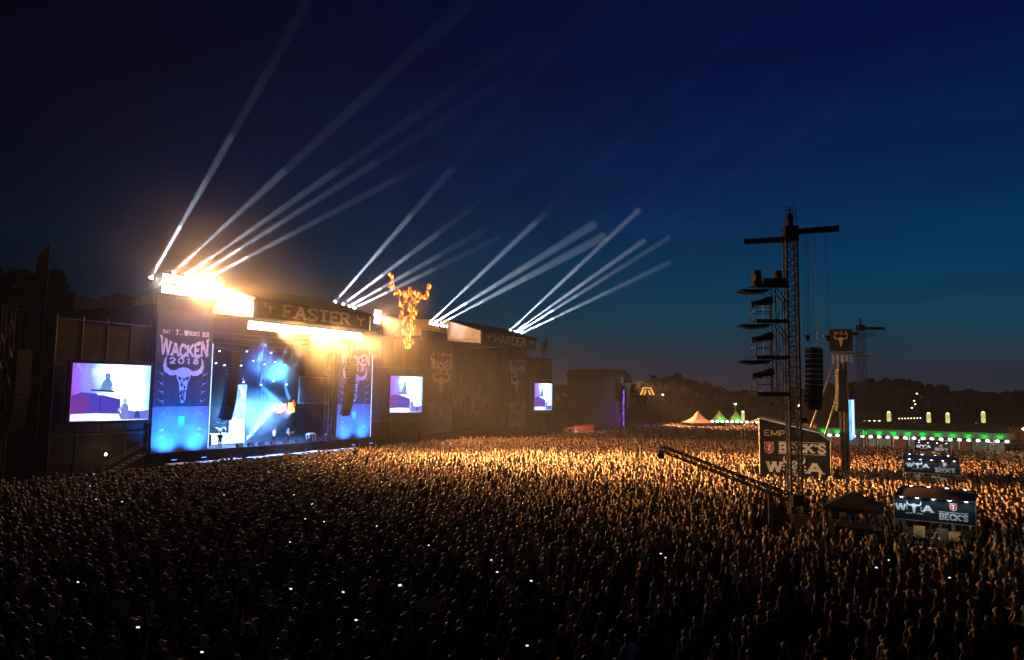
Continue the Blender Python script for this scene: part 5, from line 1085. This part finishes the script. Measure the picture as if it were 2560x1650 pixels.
# ------------------------------------------------------------------ the crowd
EXCL += [(19, 158, 8.5, 8, 0), (44, 159, 5, 4, 0), (50.5, 166, 6, 4, 0)]
def blocked(x, y):
    for cx, cy_, hx, hy, rz in EXCL:
        dx, dy = x - cx, y - cy_; c, s_ = math.cos(-rz), math.sin(-rz)
        if abs(dx * c - dy * s_) < hx + .25 and abs(dx * s_ + dy * c) < hy + .25: return True
    return False
cp, sp, cr_, sr_ = math.cos(PITCH), math.sin(PITCH), math.cos(ROLL), math.sin(ROLL)
def proj(P):
    y, z = P[1], P[2] - CAM_H; fw = y * cp + z * sp; up = -y * sp + z * cp; a, b = P[0] / fw * F_PX, up / fw * F_PX
    return 1280 + a * cr_ + b * sr_, 825 + a * sr_ - b * cr_
pr = random.Random(21); pts = []
y = 15.5
while y < 172:
    step = 1.04 - .38 * min(1, max(0, (y - 20) / 24)) - .10 * min(1, max(0, (y - 50) / 45))
    x = -1.0 * y - 2
    while x < 1.0 * y + 2:
        px_, py_ = x + pr.uniform(-.5, .5) * step, y + pr.uniform(-.5, .5) * step
        x += step * (1 + .15 * math.sin(px_ * .31 + y * .17))
        t_, d_ = td((px_, py_))
        if d_ < (9.9 if t_ < 48 else 13.9): continue
        sx, sy = proj((px_, py_, 1.7))
        if sx < -380 or sx > 2940 or sy > 1860: continue
        if y < 32 and pr.random() < .14: continue
        if pr.random() < .05 + .22 * max(0, math.sin(px_ * .9 + 3 * math.sin(y * .35)) * math.sin(y * .8 + 2 * math.sin(px_ * .4)) - .25) or blocked(px_, py_): continue
        pts.append((px_, py_, sx, sy))
    y += step * .92
AIM = W(17, -2, 0)
near = sorted([p for p in pts if 0 < p[2] < 2560 and p[3] < 1655], key=lambda p: p[0] ** 2 + p[1] ** 2)[:300]
nearset = set(near); rest = [p for p in pts if p not in nearset]
def draw(lit):
    w_ = [28, 20, 10, 2 + 6 * lit, 1 + 4 * lit, .6 + 4 * lit, .6 + 4 * lit, .5 + 6 * lit, 5, 12, 6]; x = pr.random() * sum(w_)
    for k, a in enumerate(w_):
        x -= a
        if x <= 0: return k
    return 0
# the crowd beyond the nearest 300
me = bpy.data.meshes.new('crowd'); me.from_pydata([(p[0], p[1], 0) for p in rest], [], []); me.update()
def attr(n, ty, vals, key):
    a = me.attributes.new(n, ty, 'POINT'); a.data.foreach_set(key, vals)
va, ro, scl, sh_, ha_, sk2 = [], [], [], [], [], []
for (x, y, sx, sy) in rest:
    t_, d_ = td((x, y)); lit = max(0., 1 - math.hypot(t_ - 22, (d_ - 22) * .6) / 40) * (.5 + .9 * (math.sin(x * .5 + y * .2) * math.sin(y * .45 - x * .15) > .1))
    va.append(draw(lit)); ro += [pr.uniform(-.05, .05), pr.uniform(-.05, .05), face((x, y), AIM) + pr.gauss(0, .22)]; scl.append(pr.gauss(1, .055) * (1 if pr.random() > .012 else 1.2))
    sh_ += pick(SHIRTS, pr)[1]; ha_ += pick(HAIRS, pr)[1]; sk2 += skin(pr)
attr('variant', 'INT', va, 'value'); attr('turn', 'FLOAT_VECTOR', ro, 'vector'); attr('size', 'FLOAT', scl, 'value')
attr('shirt_tone', 'FLOAT_VECTOR', sh_, 'vector'); attr('hair_tone', 'FLOAT_VECTOR', ha_, 'vector'); attr('skin_tone', 'FLOAT_VECTOR', sk2, 'vector')
crowd = put('crowd', me); tag(crowd, 'dense festival audience filling the field behind the nearest people', kind='stuff')
gn = bpy.data.node_groups.new('crowd_instances', 'GeometryNodeTree')
gn.interface.new_socket('Geometry', in_out='INPUT', socket_type='NodeSocketGeometry'); gn.interface.new_socket('Geometry', in_out='OUTPUT', socket_type='NodeSocketGeometry')
gi, go = gn.nodes.new('NodeGroupInput'), gn.nodes.new('NodeGroupOutput'); iop = gn.nodes.new('GeometryNodeInstanceOnPoints'); ci = gn.nodes.new('GeometryNodeCollectionInfo')
ci.inputs['Collection'].default_value = proto_col; ci.inputs['Separate Children'].default_value = True; ci.inputs['Reset Children'].default_value = True
def named(n, ty):
    a = gn.nodes.new('GeometryNodeInputNamedAttribute'); a.data_type = ty; a.inputs['Name'].default_value = n; return a.outputs['Attribute']
gn.links.new(gi.outputs[0], iop.inputs['Points']); gn.links.new(ci.outputs[0], iop.inputs['Instance']); iop.inputs['Pick Instance'].default_value = True
gn.links.new(named('variant', 'INT'), iop.inputs['Instance Index'])
e2r = gn.nodes.new('FunctionNodeEulerToRotation'); gn.links.new(named('turn', 'FLOAT_VECTOR'), e2r.inputs[0]); gn.links.new(e2r.outputs[0], iop.inputs['Rotation'])
gn.links.new(named('size', 'FLOAT'), iop.inputs['Scale']); gn.links.new(iop.outputs[0], go.inputs[0])
md = crowd.modifiers.new('crowd', 'NODES'); md.node_group = gn
# the nearest 300, one by one
info = []
for (x, y, sx, sy) in near:
    k = draw(0); s_ = pick(SHIRTS, pr); h_ = pick(HAIRS, pr); hr = POSES[k][2]
    hw = ('%s %s hair' % (hr, h_[0])) if hr != 'cap' else '%s cap' % h_[0]
    zx = ('far left', 'left side', 'left-centre', 'right-centre', 'right side', 'far right')[min(5, int(sx / 2560 * 6))]
    zy = 'nearest rows' if sy > 1540 else ('near rows' if sy > 1450 else 'middle rows')
    info.append([x, y, k, s_, h_, '%s-shirted person, %s, %s, %s %s' % (s_[0].replace(' ', '-'), hw, POSES[k][0], zx, zy)])
from collections import defaultdict
gp = defaultdict(list)
for it in info: gp[it[5]].append(it)
for lb, its in gp.items():
    its.sort(key=lambda i: i[0] / i[1])
    for n_, it in enumerate(its):
        lab = lb if len(its) == 1 else ORD[min(n_, 21)].replace(' from left', '-from-left') + ' ' + lb
        person(it[2], (it[0], it[1], 0), face((it[0], it[1]), AIM) + pr.gauss(0, .2), it[3][1], it[4][1], skin(pr), lab, pr.uniform(.93, 1.07), 'people nearest in the audience')
# lit phones held up in the crowd
PH = [(345, 1568, 1.0), (1000, 1463, 1.6), (735, 1237, .8), (305, 1254, .7), (240, 1248, .7), (235, 1185, .6), (858, 1480, .8), (727, 1472, .8), (1243, 1430, .7), (1228, 1400, .6), (1328, 1452, .9), (1652, 1384, .8), (1664, 1394, .5), (2191, 1419, .9), (2374, 1444, .6), (780, 1260, .9), (942, 1315, .6), (763, 1297, .6), (810, 1304, .6), (748, 1197, .5), (672, 1180, .5), (560, 1237, .6), (225, 1215, .5), (1072, 1363, .5), (195, 1455, .5), (505, 1630, .6), (1318, 1614, .5), (725, 1355, .5), (2222, 1400, .5), (890, 1550, .6)]
ph_me = MB().box((-.075, -.006, -.042), (.075, .006, .042)).mesh('phone_body', BLACK); sc_me = MB().box((-.07, -.009, -.038), (.07, -.0065, .038)).mesh('phone_screen', emat('phone_glow', (.85, .95, 1), 1.3))
def ground_at(px_, py_, z):
    a, b = px_ - 1280, -(py_ - 825); a2, b2 = a * cr_ - b * sr_, a * sr_ + b * cr_
    d = V((a2, F_PX * cp - b2 * sp, F_PX * sp + b2 * cp)); k = (z - CAM_H) / d.z; return V((0, 0, CAM_H)) + d * k
for n_, (px_, py_, s_) in enumerate(sorted(PH)):
    P = ground_at(px_, py_, 1.95); o = thing('phone', 'glowing phone held up in the crowd, %s' % (ORD[n_] if n_ < 22 else '%s from right' % ('rightmost', 'second', 'third', 'fourth', 'fifth', 'sixth', 'seventh', 'eighth')[len(PH) - 1 - n_]), 'phone', P, pr.uniform(-.4, .4), 'lit phones in the crowd')
    o.rotation_euler = (pr.uniform(-.4, .1), pr.uniform(-.3, .3), math.atan2(P.y, P.x) - math.pi / 2); put('phone_body', ph_me, o); put('screen', sc_me, o); o.scale = (.62 * (.6 + .5 * s_),) * 3
# added fill lamps on the delay tower brightening the mixing house and the stayed mast
wk = thing('added_fill_lamp', 'small warm added fill lamp on the back of the delay tower', 'lamp', (TX + .55, TY - .5, 7.2), 0)
MB().box((-.18, -.05, -.14), (.18, .12, .14)).build('housing', BLACK, wk); MB().box((-.15, .122, -.11), (.15, .128, .11)).build('lens', emat('fill_lens', (1, .8, .55), 5), wk)
spot((TX + .6, TY - .2, 7.2), (26.2, 65, 4.0), 2200, 50, (1, .74, .48), .8, .1, 'added_fill_light'); spot((TX + .6, TY - .2, 7.4), (32.2, 69, 13), 1300, 30, (1, .74, .5), .8, .1, 'added_fill_light')
# smoke puffs; those round the lamps are added to imitate lens bloom
def puff(name, loc, size, dens, label):
    key = 'puff_%s' % label[:18]; m = bpy.data.materials.new(key); m.use_nodes = True; t = m.node_tree; t.nodes.clear()
    co = t.nodes.new('ShaderNodeTexCoord'); gr = t.nodes.new('ShaderNodeTexGradient'); gr.gradient_type = 'QUADRATIC_SPHERE'; t.links.new(co.outputs['Object'], gr.inputs[0])
    no = t.nodes.new('ShaderNodeTexNoise'); no.inputs['Scale'].default_value = 2.2; no.inputs['Detail'].default_value = 2; t.links.new(co.outputs['Object'], no.inputs['Vector'])
    mp = t.nodes.new('ShaderNodeMapRange'); t.links.new(no.outputs[0], mp.inputs[0]); mp.inputs[1].default_value = .3; mp.inputs[2].default_value = .75; mp.inputs[3].default_value = .35 * dens; mp.inputs[4].default_value = 1.4 * dens
    mm = t.nodes.new('ShaderNodeMath'); mm.operation = 'MULTIPLY'; t.links.new(gr.outputs['Fac'], mm.inputs[0]); t.links.new(mp.outputs[0], mm.inputs[1])
    pv = t.nodes.new('ShaderNodeVolumePrincipled'); pv.inputs['Color'].default_value = (.95, .94, .92, 1); pv.inputs['Anisotropy'].default_value = .15; t.links.new(mm.outputs[0], pv.inputs['Density'])
    o_ = t.nodes.new('ShaderNodeOutputMaterial'); t.links.new(pv.outputs[0], o_.inputs['Volume'])
    b = bmesh.new(); bmesh.ops.create_icosphere(b, subdivisions=3, radius=1.0); me_ = bpy.data.meshes.new(name); b.to_mesh(me_); b.free(); me_.materials.append(m)
    tag(put(name, me_, None, loc, (0, 0, STAGE_RZ), size), label, kind='stuff')
puff('smoke_and_bloom', W(5, 2.5, 20), (17, 12, 15), .034, 'golden smoke drifting round the left wing blinders')
puff('smoke_and_bloom', W(20, 6.5, 16), (20, 10, 12), .014, 'golden smoke drifting before the stage roof')
puff('smoke_and_bloom', W(33.5, 2.5, 20.5), (10, 8, 9), .03, 'golden smoke drifting at the right roof end')
puff('smoke_and_bloom', W(58, 9, 10), (24, 9, 12), .0018, 'thin brown smoke drifting before the dark stage')
puff('stage_smoke', W(17.0, -5.0, 5.4), (6.6, 3.6, 4.0), .26, 'blue lit smoke hanging over the lit stage')
puff('stage_smoke', W(21.5, -5.5, 11.5), (6, 3.2, 3.0), .12, 'thin smoke under the stage roof')
puff('smoke_and_bloom', W(4, 1.2, 19.8), (6.5, 2.8, 2.6), .16, 'bright smoke close round the left wing blinders')
puff('smoke_and_bloom', W(16.5, 6.2, 15.7), (11.5, 1.8, 1.7), .14, 'bright smoke close to the blinders under the header')
puff('smoke_and_bloom', W(29, .8, 20.8), (4.5, 2.5, 2.2), .14, 'pale smoke round the right roof beam lamps')
puff('smoke_and_bloom', W(41.3, 1.0, 20.5), (6, 2, 7), .015, 'orange smoke round the burning skull')
